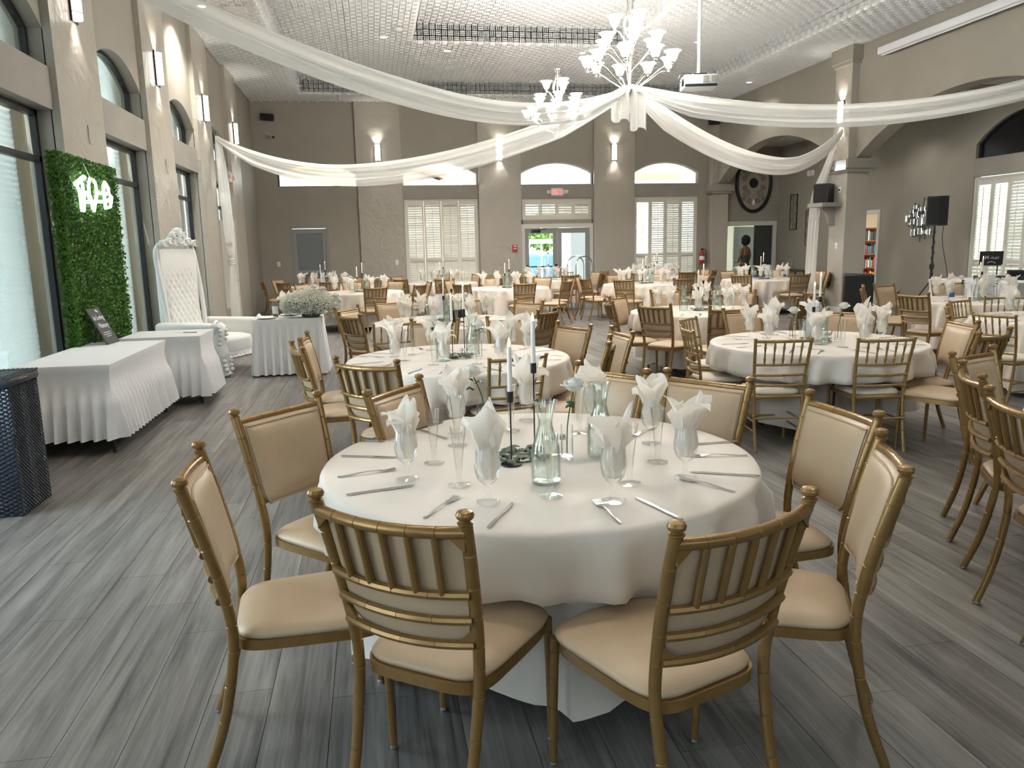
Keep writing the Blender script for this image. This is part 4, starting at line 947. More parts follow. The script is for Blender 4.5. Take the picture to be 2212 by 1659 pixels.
def rose_recipe(lean, hgt, seed):
    rr = random.Random(seed); out = []
    top = Vector((lean * .05, lean * .01, hgt)); st = spline([(0, 0, .01), (.004, 0, hgt * .5), top], 8)
    out.append(part(MB().tube(st, .0022, 6), 'stem', 'leaf'))
    b = MB()
    for ring, (n, r0, hgh, op) in enumerate([(3, .007, .046, 0), (4, .013, .046, .1), (5, .019, .043, .3), (6, .025, .037, .7), (6, .030, .028, 1.2)]):
        for q in range(n):
            a = 2 * PI * q / n + ring * .55 + rr.uniform(-.2, .2)
            def pet(u, v, a=a, r0=r0, hgh=hgh, op=op, n=n):
                uu = 2 * u - 1; rad = .002 + r0 * math.sin(min(1.0, .12 + v * .95) * PI * .62) + op * .012 * v ** 4
                aa = a + uu * (PI / n * 1.25) * (1 - .25 * v ** 6)
                return (top.x + rad * math.cos(aa), top.y + rad * math.sin(aa), top.z - .012 + hgh * v * (1 - .16 * uu * uu * v) - op * .004 * v ** 4)
            b.grid(pet, 5, 6)
    out.append(part(b, 'bloom', 'petal', smooth=180))
    for q in range(4):
        a = rr.uniform(0, 2 * PI); z = hgt * rr.uniform(.66, .9); L_ = rr.uniform(.03, .042)
        def lf(u, v, a=a, z=z, L_=L_):
            uu = 2 * u - 1; w_ = .013 * math.sin(PI * min(1, v * .95 + .05)); r_ = .003 + L_ * v
            return (top.x * .8 + r_ * math.cos(a) - uu * w_ * math.sin(a), r_ * math.sin(a) + uu * w_ * math.cos(a), z + .010 * math.sin(PI * v) - .004 * abs(uu))
        out.append(part(MB().grid(lf, 3, 5), 'leaf', 'leaf', smooth=180))
    return out
ROSE = [rose_recipe(.9, .215, 1), rose_recipe(-.7, .20, 2), rose_recipe(.2, .19, 3)]
VAS = [part(MB().lathe([(0, .003), (.0195, .0), (.0205, .004), (.0205, .115), (.0192, .115), (.0190, .012), (0, .012)], 20, cap0=False, cap1=False), 'glass_tube', 'clear', smooth=50),
       part(MB().lathe([(0, .013), (.0186, .013), (.0186, .070), (0, .070)], 18, cap0=False, cap1=False), 'water', 'water', smooth=50)]
def holder(h):
    return [part(MB().lathe([(0, 0), (.043, 0), (.044, .003), (.043, .006), (0, .006)], 28, cap0=False, cap1=False), 'base', 'black'),
            part(MB().tube([(0, 0, .005), (0, 0, h)], .0032, 8), 'stem', 'black'), part(MB().lathe([(.0, h), (.0125, h), (.0135, h + .003), (.0135, h + .045), (.011, h + .045), (.011, h + .03), (0, h + .03)], 18, cap0=False, cap1=False), 'cup', 'black')]
HOLD = {h: holder(h) for h in (.20, .265, .345)}
CAN = [part(MB().lathe([(0, 0), (.0108, 0), (.0095, .19), (.0085, .198), (.003, .200), (0, .200)], 16, cap0=False, cap1=False), 'wax', 'candle'),
       part(MB().lathe([(0, .198), (.004, .200), (.0068, .208), (.0058, .218), (.0025, .230), (0, .237)], 12, cap0=False, cap1=False), 'flame', 'flame')]
SHK = [part(MB().lathe([(0, 0), (.0125, 0), (.0135, .02), (.011, .055), (0, .055)], 14, cap0=False, cap1=False), 'glass_body', 'clear'), part(MB().lathe([(.0118, .055), (.0122, .062), (.009, .074), (0, .077)], 14, cap0=True, cap1=False), 'cap', 'steel')]
LEAF = []
for k in range(3):
    def lf(u, v, k=k):
        uu = 2 * u - 1; w_ = .016 * math.sin(PI * min(1, v * .93 + .05)) ** .8; return ((v - .5) * .045, uu * w_, .006 + .008 * math.sin(PI * v) - .004 * abs(uu) + .003 * k)
    me = MB().grid(lf, 3, 6).mesh('leaf', 180); me.materials.append(M['leaf2']); LEAF.append(me)
def greenery(x, y, label, n, seed, joined=False):
    rr = random.Random(seed); t = thing('greenery_ring', label, 'greenery', (x, y, ZT), 0, 'eucalyptus rings on the tables'); m_ = MB()
    pts = [(.085 * math.cos(a), .085 * math.sin(a), .004) for a in [2 * PI * i / 20 for i in range(20)]]
    MB().tube(pts, .002, 5, False, True).build('vine', 'leaf', t, 40)
    for k in range(n):
        a = 2 * PI * k / n + rr.uniform(-.15, .15); r_ = .085 + rr.uniform(-.03, .04); h = rr.uniform(0, 2 * PI)
        if joined:
            b_ = LEAF[k % 3]; mt = Matrix.Translation((r_ * math.cos(a), r_ * math.sin(a), rr.uniform(0, .01))) @ Matrix.Rotation(h, 4, 'Z')
            m_.add([mt @ v.co for v in b_.vertices], [tuple(p.vertices) for p in b_.polygons])
        else:
            o = obj('leaf', LEAF[k % 3], None, t, (r_ * math.cos(a), r_ * math.sin(a), rr.uniform(0, .012)), h)
    if joined: o = m_.build('leaves', 'leaf2', t, 180); o['kind'] = 'stuff'
def grow(k, *mm):
    for m_ in mm:
        for me in ([m_] if isinstance(m_, bpy.types.Mesh) else [q[1] for q in m_]): me.transform(Matrix.Scale(k, 4))
grow(1.19, GOB); grow(1.40, FLU); grow(1.26, CAR); grow(1.32, VAS, *ROSE); grow(1.2, FORK, SHK); grow(1.12, KNI); grow(1.22, *NAP); grow(1.25, *LEAF)
def solo(name, me, label, cat, x, y, rz=0, group=None, z=ZT):
    return tag(obj(name, me, None, None, (x, y, z), rz), label, cat, group)
tw_ = random.Random(77)
def goblet(x, y, where, nap=None, rz=None):
    solo('water_goblet', GOB, 'clear stemmed water goblet, ' + where, 'goblet', x, y, 0, 'water goblets')
    solo('napkin', NAP[tw_.randrange(9) if nap is None else nap], 'ivory napkin fanned in the goblet, ' + where, 'napkin', x, y, tw_.uniform(0, 6.28) if rz is None else rz, 'napkins in goblets')
def flute(x, y, where): solo('champagne_flute', FLU, 'clear plastic champagne flute, ' + where, 'flute', x, y, 0, 'champagne flutes')
def fork(x, y, a, where): solo('fork', FORK, 'steel fork, ' + where, 'fork', x, y, a, 'forks')
def knife(x, y, a, where): solo('table_knife', KNI, 'steel knife, ' + where, 'knife', x, y, a, 'knives')
def carafe(x, y, where): place(CAR, 'carafe', 'greenish glass water carafe, ' + where, 'carafe', (x, y, ZT), 0, 'water carafes')
def rose(x, y, where, k=0, rz=0):
    place(VAS, 'bud_vase', 'slim clear bud vase, ' + where, 'vase', (x, y, ZT), 0, 'bud vases'); place(ROSE[k], 'rose', 'white rose in a vase, ' + where, 'flower', (x, y, ZT + .016), rz, 'white roses')
def candle(x, y, h, where):
    place(HOLD[h], 'candle_holder', 'black metal candle holder, ' + where, 'candle holder', (x, y, ZT), 0, 'black candle holders')
    place(CAN, 'taper_candle', 'white flickering taper candle, ' + where, 'candle', (x, y, ZT + h + .0305), 0, 'white taper candles')
def shakers(x, y, where):
    for s, wd in ((-.018, 'salt'), (.018, 'pepper')): place(SHK, wd + '_shaker', 'small glass %s shaker, %s' % (wd, where), 'shaker', (x + s, y, ZT), 0, 'salt and pepper shakers')
def stroke(parent, pts, r, m, nm='lettering'):
    MB().tube(pts, r, 5).build(nm, m, parent, 40)
def number_card(x, y, rz, where, h=.33):
    t = thing('table_number', 'tall white card with a handwritten table number, ' + where, 'sign', (x, y, ZT), rz)
    MB().rbox(-.052, .052, -.002, .002, .02, h, .001, 1).build('card', 'card', t)
    MB().rbox(-.045, .045, -.02, .02, 0, .022, .003, 1).build('stand', 'black', t)
    z = h * .56
    stroke(t, [(-.02, -.0035, z + .03), (-.012, -.0035, z + .035), (-.02, -.0035, z + .005), (-.012, -.0035, z)], .0012, 'ink'); stroke(t, [(.012, -.0035, z + .04), (-.004, -.0035, z), (-.018, -.0035, z - .03)], .0012, 'ink')
    stroke(t, [(-.01, -.0035, .09), (.0, -.0035, .105), (.012, -.0035, .10)], .002, 'ink')

# ---- the nearest table, laid as photographed
W1 = 'nearest round table'
def seatlab(s): return s + ' of the nearest table'
for (x, y, s, k) in [(.092, 2.993, 'left front', 0), (.362, 2.638, 'front, left of centre', 1), (.795, 2.549, 'front, right of centre', 2), (1.145, 2.749, 'right front', 3), (1.20, 3.28, 'right', 4), (1.03, 3.62, 'right rear', 5), (.75, 3.90, 'rear', 6), (.36, 3.68, 'left rear', 7)]:
    goblet(x, y, seatlab(s), k)
for (x, y, s) in [(.214, 3.202, 'left'), (.284, 2.865, 'left front'), (.592, 2.652, 'front, by the carafe'), (.916, 2.732, 'right front'), (1.12, 2.985, 'right'), (.943, 3.571, 'right rear'), (.631, 3.694, 'rear'), (.34, 3.472, 'left rear')]:
    flute(x, y, seatlab(s))
def cut(fn, x0, y0, x1, y1, s): fn((x0 + x1) / 2, (y0 + y1) / 2, math.atan2(y1 - y0, x1 - x0) - PI / 2, seatlab(s))
for fn, a, b, c, d_, s in [(fork, -.17, 3.091, .042, 3.138, 'left edge'), (knife, -.147, 2.843, .124, 2.91, 'left front edge'), (fork, .125, 2.523, .261, 2.727, 'front left edge'), (knife, .329, 2.394, .439, 2.604, 'front edge, left'),
                          (fork, .75, 2.316, .733, 2.575, 'front edge, right'), (knife, .952, 2.326, .885, 2.548, 'front right edge'), (fork, 1.251, 2.546, 1.125, 2.748, 'right front edge'), (knife, 1.428, 2.704, 1.194, 2.814, 'right edge, nearer'),
                          (fork, 1.493, 2.993, 1.312, 3.032, 'right edge, farther'), (knife, 1.532, 3.22, 1.38, 3.217, 'right rear edge'), (knife, -.177, 3.416, .071, 3.329, 'left rear edge'), (fork, -.027, 3.649, .075, 3.586, 'rear left edge'),
                          (knife, .299, 3.628, .186, 3.835, 'rear edge, left'), (fork, 1.30, 3.55, 1.18, 3.44, 'rear right edge')]: cut(fn, a, b, c, d_, s)
carafe(.612, 2.82, 'front carafe of the nearest table'); carafe(.919, 3.134, 'rear carafe of the nearest table')
rose(.769, 3.119, 'between the carafes of the nearest table', 0, .6); rose(.50, 3.78, 'rear left of the nearest table', 1, 0.0)
candle(.527, 3.10, .265, 'shorter candle of the nearest table'); candle(.67, 3.318, .345, 'taller candle of the nearest table')
shakers(.755, 3.21, 'beside the rose of the nearest table'); greenery(.58, 3.20, 'green eucalyptus leaves around the candles of the nearest table', 34, 4)
cs_ = thing('card_stand', 'slim clear rod stand with small black ring on the nearest table', 'stand', (.64, 3.24, ZT)); MB().lathe([(0, 0), (.022, 0), (.023, .004), (0, .006)], 20, cap0=False, cap1=False).build('base', 'clear', cs_, 40)
MB().tube([(0, 0, .005), (0, 0, .30)], .0022, 8).build('rod', 'clear', cs_, 40); MB().lathe([(.006, .02), (.011, .021), (.011, .035), (.006, .036)], 16).build('ring', 'black', cs_, 40)

# ---- the other tables
def laid(tb, a0, near, sign=None, cutlery=True, n=8):
    cx, cy_ = TB[tb]; p = PH[tb]; rr = random.Random(hash(tb) % 97 if False else sum(map(ord, tb)))
    for k in range(n):
        a = R(a0 + 360 / n * k + rr.uniform(-5, 5)); c, s = math.cos(a), math.sin(a); w_ = '%s place, %s' % (DW[k % 8], p); r_ = rr.uniform(.52, .58)
        goblet(cx + r_ * c - .06 * s, cy_ + r_ * s + .06 * c, w_)
        flute(cx + .44 * c + .07 * s, cy_ + .44 * s - .07 * c, w_)
        if cutlery:
            fork(cx + .74 * c - .11 * s, cy_ + .74 * s + .11 * c, a + PI / 2 + rr.uniform(-.1, .1), w_); knife(cx + .74 * c + .11 * s, cy_ + .74 * s - .11 * c, a + PI / 2 + rr.uniform(-.1, .1), w_)
    b = rr.uniform(0, 6.28)
    carafe(cx + .22 * math.cos(b), cy_ + .22 * math.sin(b), 'nearer carafe, ' + p if math.sin(b) < 0 else 'farther carafe, ' + p)
    carafe(cx - .22 * math.cos(b), cy_ - .22 * math.sin(b), 'nearer carafe, ' + p if math.sin(b) >= 0 else 'farther carafe, ' + p)
    rose(cx + .2 * math.sin(b), cy_ - .2 * math.cos(b), 'one side of the ' + p, 2, b); rose(cx - .18 * math.sin(b), cy_ + .2 * math.cos(b), 'other side of the ' + p, 0, b + 2)
    candle(cx - .05, cy_ - .03, .265, 'shorter candle, ' + p); candle(cx + .06, cy_ + .06, .345, 'taller candle, ' + p)
    shakers(cx + .03, cy_ - .14, p); greenery(cx, cy_, 'eucalyptus ring under the candles, ' + p, 22, 5, True)
    if sign is not None: number_card(cx + sign[0], cy_ + sign[1], sign[2], p)
laid('T2', 18, True); laid('T3', 8, True, (.02, .10, -.35)); laid('T4', 20, True, (-.1, .05, 0)); laid('T5', 10, True)
laid('T16', 15, True); laid('T15', 0, True, (.15, -.02, -.5))
for tb, a, sg in (('T6', 20, None), ('T9', 8, None), ('T11', 14, (.2, .1, 0)), ('T14', 5, (.1, -.1, -.3)), ('T7', 12, (0, -.05, .1)), ('T8', 18, None), ('T10', 6, (.0, -.1, 0)), ('T13', 22, (.3, 0, -.2))):
    laid(tb, a, False, sg, False)
# water bottles on far tables
M['bluelabel'] = mat('blue_label', (.02, .08, .35), .5)
BOT = [part(MB().lathe([(0, 0), (.031, 0), (.032, .01), (.032, .12), (.026, .15), (.013, .175), (.013, .185), (0, .185)], 16, cap0=False, cap1=False), 'bottle_body', 'clear', smooth=50), part(MB().lathe([(.0325, .06), (.0325, .115)], 16, cap0=False, cap1=False), 'paper_label', 'bluelabel'), part(MB().lathe([(.0145, .183), (.0145, .2), (0, .2)], 14, cap0=True, cap1=False), 'cap', 'card')]
for x, y, s in ((6.55, 16.55, 'on the fourth-row table before the bright shutters'), (8.62, 16.85, 'left on the fourth-row table before the oval plaque'), (9.30, 16.75, 'right on the fourth-row table before the oval plaque'), (7.95, 9.75, 'on the table before the DJ stand')):
    place(BOT, 'water_bottle', 'plastic water bottle with blue label ' + s, 'bottle', (x, y, ZT), 0, 'water bottles')
bc = thing('centrepiece_box', 'black square box with shakers on the third-row table by the sweetheart table', 'box', (.98, 9.42, ZT))
MB().rbox(-.10, .10, -.05, .05, 0, .15, .004).build('box_body', 'black', bc); MB().rbox(-.09, .09, -.052, -.049, .02, .13, .002, 1).build('front_panel', 'blackfab', bc)
# ================================================================== LIGHT FIXTURES
WARM = (1.0, .95, .87)
SHADE = MB().lathe([(.0, .0), (.030, .002), (.050, .03), (.064, .075), (.085, .115), (.112, .135), (.108, .135), (.080, .112), (.058, .074), (.044, .032), (0, .012)], 20, cap0=False, cap1=False).mesh('glass_shade', 60); SHADE.materials.append(M['shade'])
def chandelier(x, y, label, zb=3.58):
    t = thing('chandelier', label, 'chandelier', (x, y, zb), 0, 'tiered chandeliers')
    MB().lathe([(0, -.03), (.018, -.02), (.022, .0), (.05, .02), (.055, .045), (.03, .06), (.014, .08), (.014, .50), (.045, .515), (.05, .54), (.03, .56), (.014, .58), (.014, .72), (.04, .735), (.04, .755), (.014, .78), (.012, 1.18), (.03, 1.20), (.012, 1.22)], 14, cap0=False, cap1=False).build('centre_column', 'nickel', t, 50)
    for nm, n, rad, z0, zs, ph in (('lower', 9, .56, .05, .36, .1), ('middle', 6, .37, .30, .60, .35), ('upper', 3, .20, .62, .86, .8)):
        for k in range(n):
            a = 2 * PI * k / n + ph; c, s = math.cos(a), math.sin(a)
            pts = spline([(.03 * c, .03 * s, z0), (rad * .45 * c, rad * .45 * s, z0 + (zs - z0) * .42), (rad * .8 * c, rad * .8 * s, zs - .05), (rad * c, rad * s, zs - .055), (rad * c, rad * s, zs - .02)], 12)
            arm = MB().tube(pts, .008, 6).build('arm', 'nickel', t, 40)
            MB().lathe([(.006, -.05), (.02, -.03), (.012, -.012), (.032, .004)], 12, (rad * c, rad * s, zs)).build('cup', 'nickel', arm, 40)
            o = obj('glass_shade', SHADE, None, t, (rad * c, rad * s, zs))
    for k in range(4):
        a = PI / 2 * k + .4; c, s = math.cos(a), math.sin(a)
        MB().tube(spline([(.05 * c, .05 * s, .74), (.11 * c, .11 * s, .86), (.05 * c, .05 * s, 1.04), (.045 * c, .045 * s, 1.15), (.075 * c, .075 * s, 1.20)], 14), .007, 6).build('scroll', 'nickel', t, 40)
    ch = MB(); z = 1.22
    while zb + z < Z2 - .02:
        ch.tube([(0, 0, z), (.008, 0, z + .02), (0, 0, z + .045), (-.008, 0, z + .02)], .0025, 5, False, True); z += .04
    ch.build('chain', 'nickel', t, 40)
    MB().lathe([(.0, Z2 - zb - .05), (.06, Z2 - zb - .03), (.065, Z2 - zb - .022), (0, Z2 - zb - .022)], 18, cap0=False, cap1=False).build('ceiling_rose', 'nickel', t, 40)
    lamp('chandelier_glow', 'POINT', (0, 0, .75), 360, WARM, t, shadow_soft_size=.35)
chandelier(3.46, 10.4, 'near silver chandelier whose base gathers the white drapes')
chandelier(3.46, 14.5, 'far silver chandelier hanging on a long chain behind the drapes')
def sconce(loc, rz, label):
    """faces local -Y; frosted half cylinder in a dark frame"""
    t = thing('wall_sconce', label, 'sconce', loc, rz, 'wall sconces')
    MB().box(-.085, .085, -.012, 0, -.24, .24).build('back_plate', 'black', t)
    MB().grid(lambda u, v: (-.075 * math.cos(PI * u), -.012 - .085 * math.sin(PI * u), lerp(-.22, .22, v)), 13, 2).build('glass_shade', 'sconce', t, 60)
    f = MB()
    for s in (-1, 1): f.box(s * .082 - .006, s * .082 + .006, -.022, -.005, -.25, .25)
    f.build('side_rail', 'black', t)
    for z in (-.15, .15): MB().tube([(-.078 * math.cos(PI * i / 10), -.012 - .089 * math.sin(PI * i / 10), z) for i in range(11)], .006, 6).build('band', 'nickel', t, 40)
    lamp('sconce_up', 'SPOT', (0, -.06, .23), 16, WARM, t, (R(172), 0, 0), spot_size=R(95), spot_blend=.6, shadow_soft_size=.05)
    lamp('sconce_down', 'SPOT', (0, -.06, -.23), 16, WARM, t, (R(-8), 0, 0), spot_size=R(95), spot_blend=.6, shadow_soft_size=.05)
SCW = ['on the column by the camera', 'on the column over the wicker bin', 'above the hedge panel', 'above the throne', 'above the knotted drape', 'nearest the far left corner']
for k, c in enumerate(COLS[2:]): sconce((-3.0, c + .68, 4.34), R(90), 'lit wall sconce on the left wall, ' + SCW[k])
for x_, s in ((.30, 'left of the closed shutters'), (3.78, 'left of the glass doors'), (7.24, 'right of the glass doors')): sconce((x_, YF - .12, 4.32), 0, 'lit wall sconce on the far column ' + s)
sconce((10.27, 16.33, 4.37), R(-90), 'lit wall sconce on the right pillar, veiled by the drape'); sconce((10.27, 9.36, 4.37), R(-90), 'lit wall sconce on the near right pillar')
def can(x, y, z, label, e=260):
    t = thing('downlight', label, 'downlight', (x, y, z - .024), 0, 'recessed downlights')
    MB().lathe([(.065, 0), (.095, -.012), (.098, 0), (.065, .02)], 24, cap0=False, cap1=False).build('trim_ring', 'card', t, 40)
    MB().lathe([(0, -.002), (.066, -.002)], 20, cap0=False, cap1=False).build('lens', 'can', t, 40)
    lamp('downlight_beam', 'SPOT', (0, 0, -.03), e, (1.0, .86, .68) if y < 5 else WARM, t, (0, 0, 0), spot_size=R(125), spot_blend=.7, shadow_soft_size=.07)
for x_, y_, z_, s in [(.47, 17.7, Z1, 'left over the fourth row'), (1.92, 18.75, Z1, 'before the raised tier'), (5.06, 18.7, Z1, 'right over the last row'), (9.85, 19.9, ZC, 'over the right far arch'), (-2.58, 14.6, ZC, 'over the left wall'),
                     (-.4, 12.0, Z1, 'left of the near chandelier, out of the picture'), (7.3, 12.0, Z1, 'right of the projector'), (7.4, 17.5, Z1, 'over the table by the bright shutters'),
                     (3.46, 6.6, Z2, 'over the second row'), (.2, 7.0, Z1, 'over the second table'), (6.9, 7.0, Z1, 'over the right table'),
                     (.9, 4.3, Z1, 'over the nearest table'), (3.9, 4.4, Z2, 'over the right front'), (-1.2, 4.7, Z1, 'over the left front'), (2.4, -1.4, Z2, 'behind the camera'), (6.8, 1.0, Z1, 'right behind the camera'), (11.6, 20.0, 4.52, 'added to brighten the aisle by the oval plaque'), (11.6, 16.6, 4.52, 'added to brighten the aisle by the library door'), (11.6, 13.0, 4.52, 'added to brighten the aisle over the DJ table')]:  # the low aisle downlights are added to brighten the side walls
    can(x_, y_, z_, 'recessed ceiling downlight ' + s, 45 if z_ < 5 else 60 if x_ > 9 else 18 if y_ < 2.1 else 85 if y_ < 5 else 100 if y_ < 9 else 300)
sd = thing('smoke_detector', 'round white detector dome on the upper ceiling', 'detector', (.75, 17.0, Z1 - .024)); MB().lathe([(.11, 0), (.11, -.02), (.07, -.05), (0, -.055)], 20, cap0=True, cap1=False).build('dome', 'plasticw', sd, 40); MB().lathe([(.115, .0), (.115, -.012)], 20, cap0=False, cap1=False).build('collar', 'plasticw', sd, 40)
vt = thing('ceiling_vent', 'pale square vent on the left ceiling border', 'vent', (-2.05, 14.7, ZC - .024)); MB().rbox(-.18, .18, -.18, .18, -.02, .01, .004).build('frame', 'plasticw', vt)
for k in range(4): MB().box(-.14, .14, -.14 + k * .075, -.09 + k * .075, -.028, -.02).build('slat', 'plasticw', vt)

# ================================================================== DRAPES
def swag(name, label, a, b, sag, w0, w1, seed, low=.5, n=60):
    a, b = Vector(a), Vector(b); side = (b - a).cross(Vector((0, 0, 1))).normalized(); rr = random.Random(seed); ph = [rr.uniform(0, 6) for _ in range(4)]; NS = 29
    m_ = MB()
    def fn(u, v):
        s = u; c = a.lerp(b, s); k = 4 * s * (1 - s) if low == .5 else (s / low) * (2 - s / low) if s < low else ((1 - s) / (1 - low)) * (2 - (1 - s) / (1 - low))
        c.z -= sag * k; op = min(1, (s / .12), ((1 - s) / .12)); op = op ** .7; wd = lerp(w0, w1, math.sin(PI * s)) * (.25 + .75 * op)
        lat = (.055 * math.sin(v * 11 + ph[0] + 2.0 * s) + .038 * math.sin(v * 23 + ph[1] - 3 * s)) * (.4 + .6 * op)
        return c + side * lat + Vector((0, 0, -v * wd + .012 * math.sin(v * 13 + s * 5 + ph[2])))
    m_.grid(fn, n, NS); o = m_.build(name, 'drape', None, 180); return tag(o, label, 'drape', 'white sheer ceiling drapes')
HC = (3.46, 10.36, 3.70)
swag('ceiling_drape', 'sheer white swag running from the chandelier to the upper left', (-2.95, 7.1, 4.55), HC, .70, .24, .27, 1, .60)
swag('ceiling_drape', 'sheer white swag from the chandelier to the far left column', (-2.93, 16.9, 3.92), HC, .74, .26, .37, 2, .44)
swag('ceiling_drape', 'sheer white swag from the chandelier to the right pillar', HC, (10.2, 16.18, 4.0), .72, .24, .32, 3, .58)
swag('ceiling_drape', 'sheer white swag from the chandelier out to the right edge', HC, (10.2, 9.36, 4.12), .46, .24, .30, 4, .5)
def hanging(name, label, pts, wid, seed, knot=None, flat=(1, 0)):
    rr = random.Random(seed); ph = [rr.uniform(0, 6) for _ in range(3)]; P = spline(pts, 50); m_ = MB(); dx = Vector((*flat, 0)).normalized(); dn = Vector((-dx.y, dx.x, 0))
    def fn(u, v):
        i = min(int(v * 49), 49); c = P[i].copy(); wd = wid(v); q = 2 * u - 1
        return c + dx * (q * wd) + dn * (.030 * math.sin(q * 9 + ph[0] + v) + .018 * math.sin(q * 17 + ph[1])) * min(1, wd / .1)
    m_.grid(fn, 25, 50); o = m_.build(name, 'drape', None, 180)
    if knot is not None:
        c = P[int(knot * 49)]; k_ = MB()
        for q in range(3): k_.tube([c + Vector((.05 * math.cos(a) , .05 * math.sin(a), .02 * math.sin(a + q) + .03 * (q - 1))) for a in [2 * PI * i / 14 for i in range(14)]], .022, 7, False, True)
        k_.build('knot', 'drape', o, 180)
    return tag(o, label, 'drape', 'white sheer wall drapes')
hanging('wall_drape', 'white drape tied in a knot hanging down the left column', [(-2.90, 16.9, 3.92), (-2.86, 16.95, 3.0), (-2.84, 17.0, 1.9), (-2.84, 17.0, 1.3), (-2.84, 17.02, .25)], lambda v: (.05 + .13 * min(1, v * 4)) if v < .5 else (.045 + .13 * min(1, abs(v - .70) * 5)), 5, .70, (.25, 1))
hanging('wall_drape', 'white drape falling beside the right pillar behind the speaker shelf', [(10.19, 16.20, 4.0), (10.10, 16.55, 3.2), (10.06, 16.82, 2.6), (10.12, 17.02, 1.6), (10.14, 17.08, .22)], lambda v: .04 + .12 * min(1, v * 2.2), 6, None, (-.15, 1))
t = thing('drape_tails', 'white drape ends hanging in folds below the near chandelier', 'drape', (3.46, 10.36, 3.62))
for k, (dx, w_, L_) in enumerate(((-.17, .12, .44), (.10, .11, .54), (.0, .10, .36))):
    def fn(u, v, dx=dx, w_=w_, L_=L_, k=k):
        q = 2 * u - 1; return (dx * (.4 + .6 * min(1, v * 5)) + q * w_ * (.5 + .5 * min(1, v * 4)), -.08 + .05 * math.sin(q * 6 + k) + .03 * k, .06 - v * L_ + .03 * math.sin(q * 4 + k) * v)
    MB().grid(fn, 16, 14).build('tail', 'drape', t, 180)
hk = thing('drape_hook', 'small dark hook and cord holding the drape on the left column', 'hook', (-2.98, 16.8, 4.02)); MB().tube([(0, 0, .06), (.04, .02, 0), (.06, .06, -.08)], .008, 6).build('cord', 'black', hk, 40); MB().lathe([(.0, 0), (.02, .004), (.0, .02)], 10).build('screw', 'steel', hk, 40)

# ================================================================== LEFT SIDE
def skirt_table(name, label, x0, x1, y0, y1, zt, m, folds, hem, flare, group=None, leg=True, box_pleat=False):
    t = thing(name, label, 'table', ((x0 + x1) / 2, (y0 + y1) / 2, 0), 0, group); hx, hy = (x1 - x0) / 2, (y1 - y0) / 2
    per = []
    def side(ax, ay, bx, by, n):
        for i in range(n): per.append((lerp(ax, bx, i / n), lerp(ay, by, i / n)))
    k = 150
    nx, ny = int(k * hx / (hx + hy) / 1) , int(k * hy / (hx + hy))
    side(-hx, -hy, hx, -hy, nx); side(hx, -hy, hx, hy, ny); side(hx, hy, -hx, hy, nx); side(-hx, hy, -hx, -hy, ny)
    N = len(per); rows = [(0, zt), (0, zt - .012)] + [(q / 12, None) for q in range(1, 13)]; V = [(0, 0, zt)]; F = []
    arc = 0; S = [0]
    for i in range(1, N): arc += math.hypot(per[i][0] - per[i - 1][0], per[i][1] - per[i - 1][1]); S.append(arc)
    for ri, (q, z) in enumerate(rows):
        for i, (u, v) in enumerate(per):
            w_ = math.sin(S[i] * folds + .7 * math.sin(S[i] * 3))
            if box_pleat: w_ = max(-1, min(1, w_ * 2.2))
            am = (flare * max(0, q - (.10 if box_pleat else .25)) / .75) ** 1.0
            nx_, ny_ = u / hx, v / hy; L_ = max(abs(nx_), abs(ny_))
            ox = (1 if nx_ > .999 else -1 if nx_ < -.999 else 0); oy = (1 if ny_ > .999 else -1 if ny_ < -.999 else 0)
            tilt = (.5 * flare * q) - (.03 if not box_pleat else 0) * math.sin(PI * min(1, q * 2))
            off = tilt + am * w_ * .5
            zz = z if z is not None else lerp(zt - .012, hem, q)
            V.append((u * (.995 if ri == 0 else 1) + ox * off, v * (.995 if ri == 0 else 1) + oy * off, zz))
    for i in range(N): F.append((0, 1 + i, 1 + (i + 1) % N))
    for r_ in range(len(rows) - 1):
        for i in range(N): F.append((1 + r_ * N + i, 1 + (r_ + 1) * N + i, 1 + (r_ + 1) * N + (i + 1) % N, 1 + r_ * N + (i + 1) % N))
    MB().add(V, F).build('fitted_cloth', m, t, 60)
    MB().rbox(-hx + .01, hx - .01, -hy + .01, hy - .01, zt - .05, zt - .004, .004).build('table_top', 'trimwhite', t)
    for sx in (-1, 1):
        for sy in (-1, 1): MB().tube([(sx * (hx - .06), sy * (hy - .08), zt - .05), (sx * (hx - .05), sy * (hy - .06), 0)], .016, 8).build('leg', 'black', t, 40)
    return t
skirt_table('skirted_table', 'white stretch-cloth table with pleated skirt under the memorial sign', -2.96, -2.19, 6.90, 8.72, .76, 'spandex', 62, .13, .10)
skirt_table('skirted_table', 'white stretch-cloth table with a pen, before the hedge panel', -2.74, -1.90, 9.0, 9.78, .76, 'spandex', 62, .10, .10)
skirt_table('sweetheart_table', 'small white box-pleated table with the baby\'s breath arrangement', -1.60, -.72, 10.78, 11.45, .76, 'white_cloth', 60, .02, .07, box_pleat=True)
pn = thing('pen', 'dark pen with clear rings lying on the white table by the throne', 'pen', (-2.15, 9.35, .764), R(75)); MB().tube([(0, -.16, .006), (0, 0, .006)], .004, 8).build('barrel', 'black', pn, 40)
for k in range(3): MB().tube([(.012 * math.cos(a) , .03 + k * .03 + .014 * math.sin(a), .006) for a in [2 * PI * i / 14 for i in range(14)]], .0025, 6, False, True).build('ring', 'clear', pn, 40)
